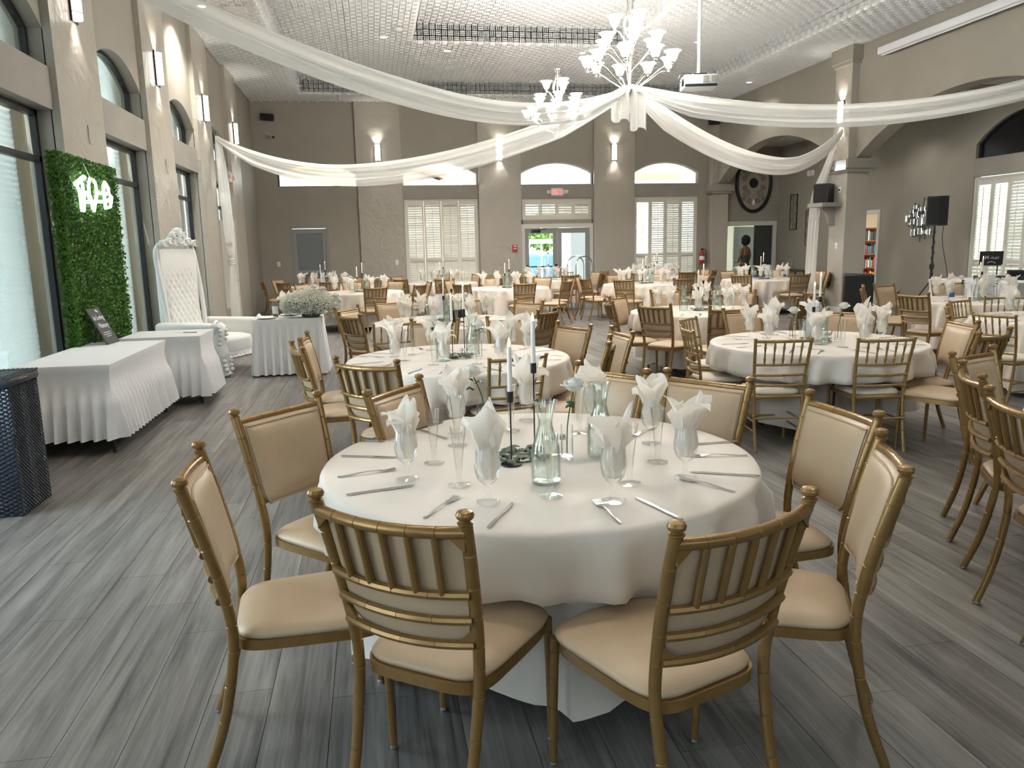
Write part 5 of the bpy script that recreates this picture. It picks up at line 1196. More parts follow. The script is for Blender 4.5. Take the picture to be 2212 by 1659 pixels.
# memorial sign
sg = thing('memorial_sign', 'small black easel sign lettered in white script on the skirted table', 'sign', (-2.66, 8.58, .764), R(90 - 5))
tl = Matrix.Rotation(R(-27), 4, 'X')
pn_ = bpy.data.objects.new('sign_board', MB().rbox(-.145, .145, -.006, .006, 0, .40, .002, 1).mesh('sign_board')); COL.objects.link(pn_); pn_.data.materials.append(mat('charcoal_board', (.045, .045, .045), .5)); pn_.parent = sg; pn_.rotation_euler = (R(-27), 0, 0)
text('In Loving', .078, pn_, (0, -.008, .29), (R(90), 0, 0), 'card', shear=.35, sx=.82); text('Memory', .078, pn_, (.01, -.008, .20), (R(90), 0, 0), 'card', shear=.35, sx=.82)
for k, (w_, z_) in enumerate(((.17, .120), (.19, .098), (.12, .076))):
    for q in range(int(w_ / .016)): MB().box(-w_ / 2 + q * .016, -w_ / 2 + q * .016 + .011, -.0075, -.006, z_, z_ + .008).build('small_print', 'card', pn_)
for hx_ in (.045, .068):
    s_ = .020 if hx_ < .05 else .013
    MB().prism([(0, -1), (.9, .1), (.75, .7), (.35, .75), (0, .4), (-.35, .75), (-.75, .7), (-.9, .1)], -.008, -.006, lambda u, v, d_, hx_=hx_, s_=s_: (hx_ + u * s_, d_, .365 + v * s_ - (.01 if s_ < .02 else 0))).build('heart', 'card', pn_)
MB().tube([(0, .125, .225), (0, .185, .006)], .011, 6).build('easel_leg', 'black', sg)
# boxwood hedge panel with neon letters
hp = thing('hedge_panel', 'tall artificial boxwood panel standing by the left windows', 'hedge panel', (-2.95, 9.20, 0))
MB().box(-.05, .03, -.84, .86, 0, 2.60).build('backing', mat('dark_backing', (.018, .045, .010), .9), hp)
rr = random.Random(9); m_ = MB(); V = []; F = []
for k in range(21000):
    if k % 6 == 0: y_, z_, x_ = -.86, rr.uniform(.0, 2.64), rr.uniform(-.06, .06); nrm = Vector((.5, -1, 0))
    elif k % 23 == 0: y_, z_, x_ = rr.uniform(-.86, .88), 2.62, rr.uniform(-.05, .06); nrm = Vector((.3, 0, 1))
    else: y_, z_, x_ = rr.uniform(-.86, .89), rr.uniform(.0, 2.63), rr.uniform(.02, .055); nrm = Vector((1, 0, .2))
    u = (Vector((rr.uniform(-1, 1), rr.uniform(-1, 1), rr.uniform(-.2, 1.2))) + nrm * .5).normalized(); s_ = rr.uniform(.018, .032); v = u.cross(Vector((rr.uniform(-1, 1), rr.uniform(-1, 1), rr.uniform(-1, 1)))).normalized(); c = Vector((x_, y_, z_)); o = len(V)
    V += [c, c + u * s_ * .5 + v * s_ * .45, c + u * s_ * 1.2, c + u * s_ * .5 - v * s_ * .45]; F.append((o, o + 1, o + 2, o + 3))
o = MB().add(V, F).build('boxwood_leaves', 'box', hp); o['kind'] = 'stuff'
ne = thing('neon_sign', 'glowing white neon letters hung on the boxwood panel', 'neon sign', (-2.86, 9.2, 2.28))
for nm, pts, r_ in (('letter_t_bar', [(8.582, 2.356), (8.866, 2.455), (8.923, 2.442), (8.617, 2.339), (8.582, 2.356)], .012), ('letter_t_stem', [(8.663, 2.338), (8.703, 2.284), (8.712, 2.202), (8.713, 2.095), (8.767, 2.098), (8.809, 2.187), (8.807, 2.291), (8.806, 2.382)], .015),
                    ('letter_o', [(9.047, 2.442), (9.161, 2.436), (9.213, 2.397), (9.22, 2.319), (9.163, 2.229), (9.072, 2.112), (9.029, 2.157), (9.015, 2.229), (8.98, 2.294), (8.985, 2.367), (9.047, 2.442)], .015),
                    ('script', [(8.779, 2.19), (8.862, 2.295), (8.935, 2.291), (8.973, 2.218), (9.152, 2.215), (9.237, 2.312), (9.345, 2.31), (9.421, 2.333), (9.448, 2.29), (9.588, 2.327)], .015),
                    ('letter_h', [(8.803, 2.187), (9.152, 2.215), (9.499, 2.231), (9.692, 2.288), (9.618, 2.329), (9.611, 2.392), (9.514, 2.443), (9.459, 2.403), (9.458, 2.318), (9.459, 2.156), (9.626, 2.183), (9.71, 2.298)], .017)):
    MB().tube([(0, a - 9.2, b - 2.28) for a, b in pts], r_, 8).build(nm, 'neon', ne, 60)
MB().tube(spline([(0, -.28, .15), (0, -.2, .08), (0, -.14, .16), (.0, -.3, .3)], 14), .003, 6).build('cable', 'card', ne, 40)
# wicker bin, front left
wb = thing('wicker_bin', 'tall dark blue wicker bin in the front left corner', 'bin', (-2.66, 5.55, 0))
def weave(u, v, wx, wy, h):
    per = u * 4; k = int(per) % 4; f = per - int(per); c = [(-1, -1), (1, -1), (1, 1), (-1, 1)]; a, b = c[k], c[(k + 1) % 4]
    x_, y_ = lerp(a[0], b[0], f) * wx, lerp(a[1], b[1], f) * wy; n_ = [(0, -1), (1, 0), (0, 1), (-1, 0)][k]
    w_ = .005 * math.sin(per * 26 * PI) * (1 if int(v * 60) % 2 else -1); return (x_ + n_[0] * w_, y_ + n_[1] * w_, v * h)
MB().grid(lambda u, v: weave(u, v, .355, .225, .84), 4 * 54, 122, True).build('woven_body', 'wicker', wb)
lid = MB().rbox(-.37, .37, -.24, .24, .84, .90, .02, 2).build('lid', 'wicker', wb, 40)
MB().rbox(.10, .30, -.12, .12, .895, .906, .004).build('flap', 'wicker', lid)
MB().tube([(.35, -.10, .875), (.375, -.06, .88), (.375, .06, .88), (.35, .10, .875)], .006, 6).build('handle', 'steel', lid, 40)
for k in range(26): MB().tube([(-.365 + k * .029, -.235, .902), (-.365 + k * .029, .235, .902)], .0075, 5).build('wicker_rib', 'wicker', lid, 40)
# throne
th = thing('throne_chair', 'high-backed white tufted throne with carved frame by the left wall', 'throne', (-2.40, 11.66, 0), R(63)); th.scale = (1.12, 1.2, 1.0)
TH = []
def bk(u, v):          # tufted back panel, local: faces -Y, back at +Y
    x_ = (u - .5) * .60; z_ = lerp(.50, 1.70, v); lean = .30 + .10 * v
    s_ = math.cos((x_ / .085) * PI + (z_ / .16) * PI) * math.cos((x_ / .085) * PI - (z_ / .16) * PI)
    e = max(abs(2 * u - 1), abs(2 * v - 1)) ** 14
    return (x_, lean - .10 - .022 * abs(s_) ** .6 * (1 - e) + .05 * e, z_)
MB().grid(bk, 56, 80).build('tufted_back', 'leather', th, 180)
MB().rbox(-.33, .33, .26, .36, .30, 1.72, .03).xform(Matrix.Translation((0, 0, 0))).build('back_shell', 'leather', th, 40)
for s in (-1, 1):
    MB().tube(spline([(s * .33, .22, .50), (s * .345, .24, .95), (s * .35, .29, 1.45), (s * .335, .31, 1.68), (s * .27, .31, 1.78)], 26), [.030] * 26, 9).build('side_rail', 'carved', th, 60)
cr = MB()
cr.tube(spline([(-.30, .30, 1.76), (-.16, .29, 1.80), (-.08, .28, 1.90), (0, .28, 1.95), (.08, .28, 1.90), (.16, .29, 1.80), (.30, .30, 1.76)], 40), [.035] * 40, 9)
for x_, z_, r_ in ((0, 1.94, .07), (-.09, 1.90, .05), (.09, 1.90, .05), (-.17, 1.82, .045), (.17, 1.82, .045), (-.27, 1.79, .05), (.27, 1.79, .05), (0, 1.84, .06), (-.08, 1.80, .045), (.08, 1.80, .045)):
    cr.lathe([(0, -r_), (r_ * .7, -r_ * .7), (r_, 0), (r_ * .7, r_ * .7), (0, r_)], 10, (x_, .26, z_)); cr.tube([(x_ + r_ * .8 * math.cos(a), .225 - .01 * i / 12, z_ + r_ * .8 * math.sin(a)) for i, a in enumerate([i * .5 for i in range(12)])], .012, 6)
cr.build('carved_crest', 'carved', th, 60)
def cush(u, v):
    a = 2 * PI * u; c, s = math.cos(a), math.sin(a); x_ = math.copysign(abs(c) ** .35, c) * .33; y_ = math.copysign(abs(s) ** .35, s) * .36 - .14
    k = [1, 1.0, .97, .75, .3][min(4, int(v * 4.999))] if v < 1 else .05; z_ = [.30, .44, .49, .52, .535][min(4, int(v * 4.999))]
    return (x_ * k, (y_ + .14) * k - .14, z_)
MB().grid(cush, 40, 5, True).build('seat_cushion', 'leather', th, 60)
for s in (-1, 1):
    arm = MB().rbox(s * .43 - .085, s * .43 + .085, -.46, .30, .28, .72, .055, 4).build('arm', 'leather', th, 60)
    fr = MB(); P_ = spline([(s * .43, -.48, .70), (s * .43, -.52, .60), (s * .42, -.48, .44), (s * .42, -.52, .25), (s * .43, -.56, .10), (s * .43, -.60, .02)], 26)
    fr.tube(P_, [.075, .08, .085, .08, .07, .06, .06, .065, .075, .085, .09, .095, .10, .10, .095, .085, .075, .065, .06, .055, .05, .045, .045, .05, .055, .05], 10)
    for k in range(2, 22, 2):
        for e in (-1, 1): c = P_[k]; fr.lathe([(0, -.03), (.022, -.018), (.028, 0), (.022, .018), (0, .03)], 8, (c.x + e * .05, c.y - .055, c.z))
    fr.build('carved_front_leg', 'carved', arm, 60)
    MB().tube([(s * .43 + .0, -.47, .66), (s * .43 + s * .06, -.48, .70), (s * .43, -.49, .75), (s * .43 - s * .06, -.48, .70), (s * .43, -.47, .66)], .02, 7).build('scroll', 'carved', arm, 60)
    MB().tube(spline([(s * .36, .33, .30), (s * .36, .38, .14), (s * .36, .40, 0)], 8), .04, 8).build('rear_leg', 'carved', th, 40)
ap = MB(); ap.rbox(-.36, .36, -.50, .30, .20, .31, .02)
for k in range(9): ap.lathe([(0, -.03), (.035, 0), (0, .03)], 8, (-.32 + k * .08, -.505, .23))
ap.build('apron', 'carved', th, 40)
# sweetheart table dressing
fa = thing('flower_arrangement', 'large low cloud of baby\'s breath and white roses on the sweetheart table', 'flowers', (-.86, 10.98, .764))
rr = random.Random(21); V = []; F = []; G = MB()
for k in range(7500):
    a, b_ = rr.uniform(0, 2 * PI), rr.uniform(-.55, 1); rad = rr.uniform(.72, 1.0) ** .5; q = math.sqrt(max(0, 1 - b_ * b_))
    c = Vector((.40 * rad * q * math.cos(a), .24 * rad * q * math.sin(a), .16 + .21 * rad * b_)) + Vector((rr.gauss(0, .012), rr.gauss(0, .012), rr.gauss(0, .012)))
    if c.z < .0: c.z = rr.uniform(-.06, .06) if c.y < -.1 else .02
    s_ = rr.uniform(.005, .0085); o = len(V)
    V += [c + Vector((s_, 0, 0)), c + Vector((-s_, 0, 0)), c + Vector((0, s_, 0)), c + Vector((0, -s_, 0)), c + Vector((0, 0, s_)), c + Vector((0, 0, -s_))]
    F += [(o, o + 2, o + 4), (o + 2, o + 1, o + 4), (o + 1, o + 3, o + 4), (o + 3, o, o + 4), (o + 2, o, o + 5), (o + 1, o + 2, o + 5), (o + 3, o + 1, o + 5), (o, o + 3, o + 5)]
    if k % 9 == 0: G.tube([(c.x * .2, c.y * .2, .06), c], .0016, 4, False)
o = MB().add(V, F).build('baby_breath', 'gyp', fa); o['kind'] = 'stuff'; o = G.build('stems', 'gypg', fa); o['kind'] = 'stuff'
MB().lathe([(.10, 0), (.12, .01), (.13, .06), (.12, .075)], 20).build('bowl', 'leaf', fa, 40)
for k, (x_, y_, z_) in enumerate([(-.36, -.10, .05), (.30, -.12, .09), (.36, -.02, .13), (.33, -.04, .20), (.05, -.10, .33), (.16, -.08, .30), (-.10, -.12, .02), (-.02, -.2, .03), (.18, -.20, -.01), (-.3, .05, .22)]):
    me = ROSE[0][1][1]
    o = obj('rose_bloom', me, None, fa, (x_ - .045, y_ - .009, z_ - .215)); 
bt = thing('champagne_bottle', 'clear bottle with pale label at the left of the sweetheart table', 'bottle', (-1.34, 11.10, .764)); MB().lathe([(0, 0), (.038, 0), (.04, .01), (.04, .16), (.03, .20), (.015, .24), (.014, .29), (0, .29)], 18, cap0=False, cap1=False).build('glass_body', 'clear', bt, 50); MB().lathe([(.0405, .05), (.0405, .15)], 18, cap0=False, cap1=False).build('paper_label', 'card', bt, 40); MB().lathe([(.016, .27), (.019, .30), (.012, .325), (0, .33)], 14, cap0=True, cap1=False).build('stopper', 'gold', bt, 40); MB().lathe([(0, .005), (.036, .006), (.036, .035), (0, .035)], 16, cap0=False, cap1=False).build('pale_juice', mat('olive_liquid', (.30, .30, .06), .3), bt, 40)
for k, (x_, y_) in enumerate(((-1.22, 11.2), (-1.02, 11.28))): goblet(x_, y_, ('left' if k == 0 else 'right') + ' place of the sweetheart table')
PLT = [part(MB().lathe([(0, .004), (.08, .002), (.085, .006), (.13, .014), (.132, .017), (.085, .010), (0, .008)], 28, cap0=False, cap1=False), 'dish', 'card', smooth=60), part(MB().lathe([(.131, .0155), (.134, .017), (.131, .0185)], 28, cap0=False, cap1=False), 'rim', 'card')]
place(PLT, 'plate', 'white plate at the left of the sweetheart table', 'plate', (-1.44, 10.92, .764)); place(PLT, 'plate', 'white plate behind the flowers on the sweetheart table', 'plate', (-1.18, 11.36, .764))

# ================================================================== WALL AND CEILING ITEMS
def exit_sign(loc, rz, label):
    t = thing('exit_sign', label, 'exit sign', loc, rz); MB().rbox(-.19, .19, -.05, 0, -.12, .12, .03, 3).build('housing', 'plasticw', t, 40)
    for s in (-1, 1):
        h = MB().rbox(s * .23 - .05, s * .23 + .05, -.05, 0, -.06, .06, .02, 2).build('lamp_arm', 'plasticw', t, 40)
        o = obj('lamp_head', MB().lathe([(0, .05), (.055, .045), (.06, .0), (.04, -.01), (0, -.012)], 16, cap0=False, cap1=False).mesh('lamp_head', 40), 'plasticw', t, (s * .27, -.06, 0)); o.rotation_euler = (R(90), 0, 0)
    text('EXIT', .185, t, (0, -.053, 0), (R(90), 0, 0), 'redlit', sx=.78)
    return t
exit_sign((5.50, YF - .04, 3.20), 0, 'lit red EXIT sign above the glass double doors')
exit_sign((-3.06, 18.75, 3.30), R(90), 'red EXIT sign on the left wall above the side door')
def wall_speaker(loc, rz, label):
    t = thing('wall_speaker', label, 'speaker', loc, rz); o = MB().rbox(-.17, .17, -.30, -.10, -.09, .09, .03, 3).build('cabinet', 'black', t, 40); o.rotation_euler = (R(12), 0, 0)
    MB().rbox(-.14, .14, -.312, -.298, -.075, .075, .006).build('grille', 'blackfab', o); MB().box(-.03, .03, -.14, 0, -.02, .04).build('bracket', 'plasticw', t); return t
wall_speaker((-2.72, YF, 5.30), R(25), 'small black speaker high in the far left corner'); wall_speaker((10.30, YF - .35, 5.2), R(-30), 'small black speaker high in the far right corner')
sc_ = thing('security_camera', 'white tube security camera on the far wall, left', 'camera', (-2.65, YF, 4.80)); MB().lathe([(.075, 0), (.075, .02), (.05, .04)], 16).xform(Matrix.Rotation(R(90), 4, 'X')).build('mount', 'card', sc_, 40)
o = MB().tube([(0, -.03, 0), (.08, -.16, -.05), (.15, -.27, -.08)], [.055, .06, .06], 14).build('barrel', 'card', sc_, 50); MB().tube([(.15, -.27, -.08), (.16, -.285, -.084)], .045, 14).build('lens', 'black', o, 40)
pj = thing('projector', 'white ceiling projector on a long pole beside the near chandelier', 'projector', (4.42, 10.4, 3.76), R(-12))
MB().rbox(-.22, .22, -.17, .17, -.09, .07, .015).build('body', 'card', pj, 40); MB().rbox(-.21, .21, -.176, -.168, -.085, -.05, .002, 1).build('lower_slot', 'black', pj)
for x_ in (.02, .13): MB().rbox(x_, x_ + .08, -.18, -.168, -.03, .055, .004, 1).build('vent_grille', 'beam', pj)
MB().tube([(-.22, -.1, -.02), (-.25, -.1, -.02)], .05, 16).build('lens', 'black', pj, 40); MB().box(-.09, .09, -.09, .09, .07, .10).build('mount', 'black', pj); MB().tube([(0, 0, .10), (0, 0, Z2 - 3.76 - .02)], .024, 12).build('pole', 'card', pj, 40)
MB().tube(spline([(-.1, -.05, .1), (-.25, -.1, .09), (-.28, -.1, .0), (-.2, -.12, -.03)], 16), .006, 6).build('cable', 'black', pj, 40)
ps = thing('projection_screen', 'long white roller screen case high on the arcade wall', 'screen case', (10.26, 13.0, 5.34)); MB().rbox(-.10, .08, -2.05, 2.05, -.08, .07, .03, 3).build('case', 'card', ps, 40); MB().tube([(-.02, -2.0, -.09), (-.02, 2.0, -.09)], .014, 8).build('bottom_bar', 'card', ps, 40)
for s in (-1, 1): MB().box(.06, .185, s * 1.9 - .03, s * 1.9 + .03, -.03, .03).build('bracket', 'card', ps)
# oval plaque
ov = thing('oval_plaque', 'large oval scrollwork wall plaque in a black frame over the aisle doors', 'wall plaque', (11.75, YF - .02, 3.41))
MB().lathe([(0, 0), (.98, 0), (.98, .03), (0, .03)], 48, cap0=False, cap1=False).xform(Matrix.Diagonal((.52, 1, .82, 1)) @ Matrix.Rotation(R(90), 4, 'X')).build('panel', mat('aged_ivory', (.36, .32, .25), .7), ov, 30)
MB().tube([(.555 * math.cos(a), -.04, .86 * math.sin(a)) for a in [2 * PI * i / 60 for i in range(60)]], .05, 10, False, True).build('frame', 'black', ov, 60)
o = MB().lathe([(0, .05), (.13, .045), (.15, .0), (0, 0)], 24, cap0=False, cap1=False).xform(Matrix.Rotation(R(90), 4, 'X')).build('centre_disc', 'black', ov, 40); o.location = (0, -.02, 0)
M['scroll'] = mat('bronze_scroll', (.20, .165, .12), .5)
for sx in (-1, 1):
    for sz in (-1, 1):
        for (cx_, cz_, r_) in ((.22, .30, .13), (.30, .13, .09), (.14, .52, .09), (.33, .47, .07)):
            MB().tube([(sx * (cx_ + r_ * (1 - i / 34) * math.cos(i * .42)), -.045, sz * (cz_ + r_ * (1 - i / 34) * math.sin(i * .42))) for i in range(30)], .009, 6).build('scrollwork', 'scroll', ov, 60)
for sz in (-1, 1): MB().prism([(0, -.11), (.045, 0), (0, .11), (-.045, 0)], -.06, -.03, lambda u, v, d_, sz=sz: (u, d_, sz * .58 + v)).build('finial_leaf', 'card', ov)
def scroll_panel(y_, z0, z1, label):
    t = thing('wall_panel', label, 'wall art', (XS - .02, y_, z0), R(-90)); h = z1 - z0
    f = MB(); f.box(-.20, -.18, -.012, .012, 0, h); f.box(.18, .20, -.012, .012, 0, h); f.box(-.20, .20, -.012, .012, 0, .02); f.box(-.20, .20, -.012, .012, h - .02, h); f.build('frame', 'black', t)
    MB().box(-.18, .18, .0, .006, .02, h - .02).build('backing', mat('panel_backing', (.34, .30, .24), .8), t)
    for k in range(6): MB().tube([((-1) ** k * .06 + (.10 - .08 * i / 30) * math.cos(i * .45), -.012, .12 + k * (h - .24) / 5 + (.10 - .08 * i / 30) * math.sin(i * .45)) for i in range(30)], .006, 5).build('scrollwork', 'scroll', t, 60)
scroll_panel(22.34, 1.96, 3.0, 'tall black-framed scroll panel, higher of two on the side wall'); scroll_panel(21.43, 1.48, 2.50, 'tall black-framed scroll panel, lower of two on the side wall')
em = thing('emergency_light', 'oval white emergency light high on the side wall', 'lamp', (XS, 21.46, 3.54), R(-90)); MB().rbox(-.18, .18, -.05, 0, -.08, .08, .04, 3).build('housing', 'card', em, 40); MB().lathe([(0, .03), (.05, .02), (.06, 0)], 14).xform(Matrix.Translation((.06, -.05, 0)) @ Matrix.Rotation(R(90), 4, 'X')).build('lens', 'plasticw', em, 40)
# mirror art
ma = thing('mirror_art', 'wall sculpture of small square mirrors on rods beside the tall speaker', 'wall art', (XS - .02, 16.70, 2.05), R(-90))
for (x_, z_, w_, h_) in [(-.42, .04, .07, .16), (-.33, .10, .06, .08), (-.30, -.08, .07, .07), (-.24, .20, .12, .10), (-.20, -.03, .14, .14), (-.16, -.28, .13, .16), (-.13, .30, .10, .10), (-.10, .13, .15, .12), (-.03, .05, .08, .08), (.05, -.04, .16, .20), (.03, .24, .10, .10), (.08, -.26, .14, .16), (.14, .25, .14, .11), (.14, .08, .08, .09), (.22, -.02, .14, .18), (.24, -.28, .12, .09), (.27, .35, .13, .18), (.29, .14, .13, .16), (.38, -.28, .10, .15), (.36, .0, .12, .14)]:
    MB().rbox(x_ - w_ / 2, x_ + w_ / 2, -.035, -.02, z_ - h_ / 2, z_ + h_ / 2, .010, 1).build('mirror_tile', 'mirror', ma)
for (x_, z0, z1) in [(-.33, -.15, .2), (-.16, -.4, .40), (-.02, -.38, .36), (.08, -.5, .2), (.14, -.35, .5), (.24, -.45, .3), (.36, -.36, .42)]: MB().box(x_ - .008, x_ + .008, -.02, -.008, z0, z1).build('rod', 'darkdoor', ma)
for (z_, x0, x1) in [(.06, -.45, .3), (-.28, -.2, .48), (.28, -.25, .3)]: MB().box(x0, x1, -.02, -.010, z_ - .008, z_ + .008).build('rod', 'darkdoor', ma)
# shelf with speaker on the pillar
sh = thing('speaker_shelf', 'grey wooden bracket shelf on the right pillar', 'shelf', (10.27, 16.45, 2.36)); MB().rbox(-.48, 0, -.30, .30, 0, .09, .006).build('board', 'beam', sh)
MB().prism([(0, 0), (-.32, 0), (-.32, -.06), (-.22, -.12), (-.16, -.24), (-.13, -.36), (-.06, -.42), (0, -.42)], -.05, .05, lambda u, v, d_: (u, d_, v)).build('bracket', 'beam', sh)
sp = thing('shelf_speaker', 'black loudspeaker standing on the pillar shelf', 'speaker', (10.02, 16.48, 2.451), R(-55)); MB().rbox(-.17, .17, -.18, .16, 0, .42, .02, 2).build('cabinet', 'black', sp, 40); MB().rbox(-.15, .15, -.19, -.178, .02, .40, .006).build('grille', 'blackfab', sp); MB().tube(spline([(.05, .16, .15), (.1, .25, .1), (.12, .3, .25)], 10), .006, 6).build('cable', 'black', sp, 40)
ou = thing('wall_outlet', 'white outlet plate on the pillar above the speaker shelf', 'outlet', (10.268, 16.25, 2.72), R(-90)); MB().rbox(-.05, .05, -.012, 0, -.06, .06, .004).build('plate', 'card', ou); MB().rbox(-.02, .02, -.03, -.01, -.02, .02, .004).build('plug', 'black', ou)
for loc, rz, lb in (((10.268, 16.28, 1.50), R(-90), 'small white switch plate on the right pillar'), ((-2.62, YF, 1.28), 0, 'white switch plate left of the grey far door'), ((.70, YF - .12, 1.25), 0, 'grey outlet plate on the far column')):
    t = thing('wall_switch', lb, 'switch', loc, rz); MB().rbox(-.045, .045, -.012, 0, -.07, .07, .004).build('plate', 'card', t); MB().rbox(-.012, .012, -.022, -.01, -.02, .02, .003).build('toggle', 'plasticw', t)
fa_ = thing('fire_alarm', 'red fire alarm pull station left of the glass doors', 'fire alarm', (4.18, YF - .12, 1.58)); MB().rbox(-.07, .07, -.05, 0, -.10, .10, .008).build('housing', 'red', fa_); MB().rbox(-.045, .045, -.06, -.048, -.02, .01, .003).build('handle', 'card', fa_); MB().rbox(-.05, .05, -.054, -.048, .05, .08, .002, 1).build('plate', 'card', fa_)
fe = thing('fire_extinguisher', 'red fire extinguisher hanging by the half pillar', 'extinguisher', (10.08, YF - .10, .98)); MB().lathe([(0, 0), (.07, 0), (.08, .02), (.08, .30), (.06, .36), (.03, .39), (.025, .42)], 18).build('cylinder', 'red', fe, 40); MB().box(-.03, .05, -.02, .02, .42, .47).build('valve', 'black', fe); MB().tube(spline([(.04, 0, .44), (.11, -.02, .40), (.10, -.03, .15)], 12), .012, 7).build('hose', 'black', fe, 40); MB().lathe([(.0815, .12), (.0815, .24)], 18, cap0=False, cap1=False).build('paper_label', 'card', fe, 40)
for k, c in enumerate(COLS[4:7]):
    t = thing('wire_hook', 'thin bent wire hook on the left column %s' % ['over the hedge panel', 'over the throne', 'over the side door drape'][k], 'hook', (-2.998, c + .75, 2.95)); MB().tube([(.004, 0, .10), (.006, 0, -.08), (.008, .06, -.09)], .005, 6).build('wire', 'beam', t, 40); MB().lathe([(0, 0), (.012, .004), (0, .01)], 8, (.004, 0, .10)).build('screw', 'steel', t, 40)

lc = thing('luggage_cart', 'chrome luggage cart hoop before the right glass door', 'cart', (6.05, 22.75, 0), R(8))
for s in (-1, 1): MB().tube([(-.26, s * .32, .2), (-.26, s * .32, 1.05)] + [(-.26 * math.cos(PI * i / 12), s * .32, 1.05 + .26 * math.sin(PI * i / 12)) for i in range(1, 12)] + [(.26, s * .32, 1.05), (.26, s * .32, .2)], .018, 8).build('hoop', 'steel', lc, 40)
MB().tube([(0, -.32, 1.31), (0, .32, 1.31)], .016, 8).build('hanging_rail', 'steel', lc, 40); MB().rbox(-.30, .30, -.45, .45, .14, .20, .01).build('deck', 'darkdoor', lc)
for sx in (-1, 1):
    for sy in (-1, 1): MB().lathe([(.0, -.02), (.07, -.02), (.07, .02), (0, .02)], 16, cap0=False, cap1=False).xform(Matrix.Translation((sx * .24, sy * .38, .07)) @ Matrix.Rotation(R(90), 4, 'Y')).build('wheel', 'black', lc, 40)

# ================================================================== DJ CORNER
sb = thing('subwoofer', 'big black subwoofer on the floor before the right pillar', 'speaker', (9.83, 14.75, 0), R(-30)); MB().rbox(-.28, .28, -.30, .30, .02, .94, .03, 3).build('cabinet', 'black', sb, 40); MB().rbox(-.26, .26, -.312, -.298, .05, .91, .008).build('grille', 'blackfab', sb); MB().rbox(-.08, .12, -.05, .05, .935, .948, .004).build('top_handle', 'steel', sb)
ts = thing('speaker_stand', 'tall black pole stand under the DJ loudspeaker', 'stand', (11.62, 14.9, 0)); MB().tube([(0, 0, .05), (0, 0, 1.1)], .028, 12).build('lower_pole', 'black', ts, 40); MB().tube([(0, 0, 1.05), (0, 0, 1.88)], .020, 12).build('upper_pole', 'black', ts, 40); MB().lathe([(.03, .98), (.05, 1.0), (.05, 1.08), (.03, 1.1)], 14).build('collar', 'black', ts, 40)
for k in range(3): a = 2 * PI * k / 3; MB().tube([(0, 0, .75), (.5 * math.cos(a), .5 * math.sin(a), .015)], .013, 8).build('leg', 'black', ts, 40)
MB().tube([(.032 * math.cos(i * .7), .032 * math.sin(i * .7), .7 + i * .024) for i in range(48)], .006, 5).build('wrapped_cable', 'black', ts, 40)
ds = thing('loudspeaker', 'black loudspeaker on top of the tall pole stand', 'speaker', (11.62, 14.9, 1.88), R(-28)); MB().prism([(-.20, -.20), (.0, -.26), (.20, -.20), (.15, .17), (-.15, .17)], 0, .60, lambda u, v, d_: (u, v, d_)).build('cabinet', 'black', ds); MB().prism([(-.19, -.205), (.0, -.265), (.19, -.205), (0, -.258)], .03, .57, lambda u, v, d_: (u, v, d_)).build('grille', 'blackfab', ds)
MB().tube(spline([(.12, .15, .35), (.22, .2, .25), (.2, .2, -.3), (.36, .3, -1.0), (.45, .3, -1.6)], 24), .007, 6).build('cable', 'black', ds, 40)
t = skirt_table('dj_table', 'white-clothed DJ table in the right aisle', 11.05, 12.45, 12.2, 14.25, .82, 'white_cloth', 40, .04, .06)
lp = thing('laptop', 'black laptop on a raised stand with white HITLIST lettering', 'laptop', (12.02, 13.75, .822), R(-38))
for s in (-1, 1): MB().tube([(s * .12, .05, 0), (s * .12, .05, .25)], .012, 8).build('stand_leg', 'black', lp, 40)
MB().box(-.18, .18, -.02, .22, .25, .275).build('base', 'black', lp); scn = MB().rbox(-.20, .20, -.008, .008, 0, .27, .004, 1).build('lid', 'black', lp); scn.location = (0, -.02, .27); scn.rotation_euler = (R(14), 0, 0)
text('H', .105, scn, (-.075, -.010, .145), (R(90), 0, 0), 'card', sx=.9); text('ITLIST', .062, scn, (.062, -.010, .132), (R(90), 0, 0), 'card', sx=.9)
MB().tube(spline([(-.06, -.011, .035), (-.02, -.011, .06), (.04, -.011, .055), (.08, -.011, .03)], 12), .005, 6).build('arc_mark', 'card', scn, 40)
mxr = thing('dj_mixer', 'black mixer console with cables on the DJ table', 'mixer', (11.75, 13.2, .822), R(-30)); MB().rbox(-.40, .40, -.18, .18, 0, .08, .01).build('body', 'black', mxr)
for k in range(8): MB().lathe([(.014, 0), (.014, .02), (.010, .024)], 10, (-.3 + k * .085, -.05, .08)).build('knob', 'plasticw', mxr, 40)
MB().rbox(.15, .40, -.10, .16, .08, .18, .02).build('controller', 'blackfab', mxr)
dsp = thing('drink_dispenser', 'clear drink dispenser on the side table by the scroll panels', 'dispenser', (12.1, 21.6, .80)); MB().lathe([(0, 0), (.13, 0), (.15, .3), (.145, .3), (.12, .01)], 20, cap0=False, cap1=False).build('jar', 'clear', dsp, 40); MB().lathe([(.05, -.02), (.13, 0)], 16).build('foot', 'black', dsp, 40)
st_ = thing('side_table', 'small dark side table under the drink dispenser', 'table', (11.9, 21.4, 0)); MB().rbox(-.5, .5, -.3, .3, .74, .78, .005).build('table_top', 'darkdoor', st_)
for sx in (-1, 1):
    for sy in (-1, 1): MB().box(sx * .45 - .02, sx * .45 + .02, sy * .25 - .02, sy * .25 + .02, 0, .74).build('leg', 'darkdoor', st_)
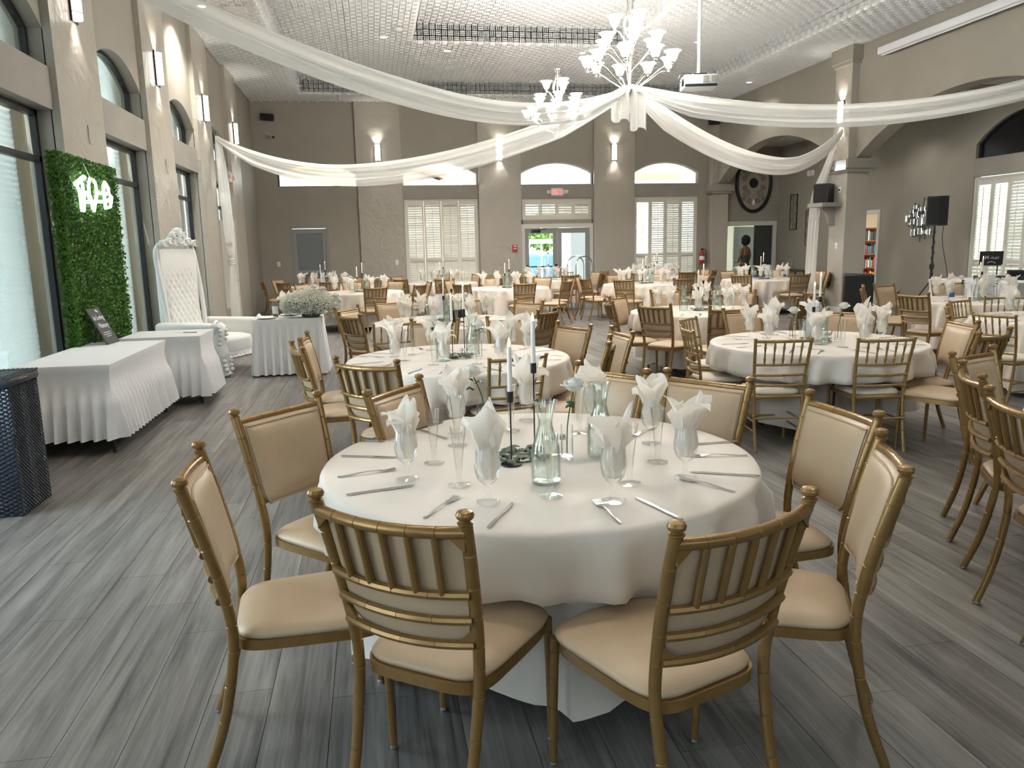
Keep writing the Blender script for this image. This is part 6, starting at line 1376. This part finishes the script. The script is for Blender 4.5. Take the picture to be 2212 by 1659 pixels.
for k, (x_, y_) in enumerate(((11.75, 21.3), (11.84, 21.34), (11.80, 21.24))):
    c_ = MB().lathe([(0, 0), (.028, 0), (.038, .11), (.036, .11), (.026, .004), (0, .004)], 16, cap0=False, cap1=False).build('paper_cup', 'card', None, 40); c_.location = (x_, y_, .781); tag(c_, 'white paper cup on the dark side table, %s of three' % ['left', 'right', 'front'][k], 'cup', 'paper cups')

# ================================================================== PERSON in the doorway, seen from behind
def person(x, y, rz):
    root = thing('person', 'person with short curly black hair in a dark green dress, back turned, in the doorway', 'person', (x, y, 0), rz)
    J = [((0, 0, .95), (.15, .115)), ((0, .0, 1.12), (.115, .09)), ((0, .0, 1.28), (.14, .095)), ((0, .01, 1.42), (.12, .08)), ((0, -.01, 1.49), (.05, .05)), ((0, -.015, 1.56), (.052, .055)), ((0, -.02, 1.64), (.075, .092)), ((0, -.02, 1.73), (.06, .075)),
         ((.15, .0, 1.41), (.05, .05)), ((.21, .02, 1.20), (.038, .038)), ((.17, -.10, 1.02), (.032, .032)), ((.12, -.20, 1.03), (.026, .026)),
         ((-.15, .0, 1.41), (.05, .05)), ((-.21, .02, 1.20), (.038, .038)), ((-.20, -.06, .98), (.032, .032)), ((-.19, -.09, .90), (.026, .026)),
         ((.09, 0, .85), (.095, .10)), ((.10, -.02, .48), (.06, .06)), ((.10, .02, .10), (.038, .04)), ((.10, -.10, .035), (.035, .03)),
         ((-.09, 0, .85), (.095, .10)), ((-.09, .0, .48), (.06, .06)), ((-.09, .06, .10), (.038, .04)), ((-.09, -.06, .035), (.035, .03))]
    E = [(0, 1), (1, 2), (2, 3), (3, 4), (4, 5), (5, 6), (6, 7), (3, 8), (8, 9), (9, 10), (10, 11), (3, 12), (12, 13), (13, 14), (14, 15), (0, 16), (16, 17), (17, 18), (18, 19), (0, 20), (20, 21), (21, 22), (22, 23)]
    # short finger chains rooted in each palm
    for w_, dr in ((11, Vector((-.25, -1, -.15))), (15, Vector((0, -.35, -1)))):
        b = Vector(J[w_][0]); dr = dr.normalized(); sd_ = dr.cross(Vector((1, 0, .3))).normalized()
        pi = len(J); J.append((tuple(b + dr * .05), (.024, .016))); E.append((w_, pi))
        for k, L_ in enumerate((.052, .062, .058, .045)):
            o_ = sd_ * (.018 * (k - 1.5)); a_ = len(J); J.append((tuple(b + dr * .075 + o_), (.0085, .0085))); J.append((tuple(b + dr * (.075 + L_ * .6) + o_ + Vector((0, 0, -.006))), (.008, .008))); J.append((tuple(b + dr * (.075 + L_) + o_ + Vector((0, .006, -.016))), (.007, .007)))
            E += [(pi, a_), (a_, a_ + 1), (a_ + 1, a_ + 2)]
        a_ = len(J); J.append((tuple(b + dr * .03 + sd_ * .035), (.009, .009))); J.append((tuple(b + dr * .06 + sd_ * .048), (.008, .008))); E += [(pi, a_), (a_, a_ + 1)]
    me = bpy.data.meshes.new('body'); me.from_pydata([j[0] for j in J], E, []); me.update(); o = obj('body', me, 'skin', root)
    sk = o.modifiers.new('skin', 'SKIN'); sk.use_smooth_shade = True
    if not me.skin_vertices: bpy.context.view_layer.objects.active = o; bpy.ops.mesh.customdata_skin_add()
    for i, j in enumerate(J): me.skin_vertices[0].data[i].radius = j[1]
    me.skin_vertices[0].data[0].use_root = True
    sb_ = o.modifiers.new('sub', 'SUBSURF'); sb_.levels = 2; sb_.render_levels = 2
    # face
    fc_ = MB(); fc_.lathe([(0, -.012), (.012, -.004), (.010, .008), (0, .014)], 8, (0, -.112, 1.635)); fc_.build('nose', 'skin', root, 60)
    for s in (-1, 1):
        MB().lathe([(0, -.011), (.010, 0), (0, .011)], 8, (s * .032, -.098, 1.665)).build('eye', 'card', root, 60); MB().lathe([(0, -.026), (.012, -.01), (.014, .012), (0, .026)], 8, (s * .078, -.015, 1.645)).build('ear', 'skin', root, 60)
    MB().tube([(-.022, -.098, 1.592), (0, -.106, 1.588), (.022, -.098, 1.592)], .006, 6).build('mouth', 'red', root, 60)
    h = MB(); rr = random.Random(4)
    h.lathe([(0, -.16), (.09, -.14), (.125, -.05), (.125, .04), (.09, .11), (0, .135)], 18, (0, .022, 1.68))
    for k in range(220):
        a, b_ = rr.uniform(0, 2 * PI), rr.uniform(-1, 1); q = math.sqrt(1 - b_ * b_); c = Vector((.125 * q * math.cos(a), .022 + .13 * q * math.sin(a), 1.67 + .15 * b_))
        if c.y < -.06 and c.z < 1.74: continue
        h.lathe([(0, -.022), (.020, 0), (0, .022)], 6, c)
    h.build('hair', 'hair', root, 60)
    n = 32
    def dress(u, v):
        a = 2 * PI * u; z = lerp(.18, 1.16, v); w_, d_ = [(.20, .19), (.19, .18), (.185, .17), (.18, .165), (.185, .17), (.195, .175), (.175, .15), (.135, .11), (.135, .108)][min(8, int(v * 8.999))]
        k = 1 + .03 * math.sin(7 * a + 3 * v) * (1 - v); return (w_ * k * math.cos(a), .005 + d_ * k * math.sin(a), z)
    MB().grid(dress, n, 22, True).build('dress', 'dress', root, 180)
    MB().grid(lambda u, v: ((.16 * math.cos(2 * PI * u)), .0 + .118 * math.sin(2 * PI * u) , lerp(1.14, 1.22 + .10 * max(0, -math.sin(2 * PI * u)), v)), n, 6, True).build('bodice', 'dress', root, 180)
person(11.28, 22.75, R(200))
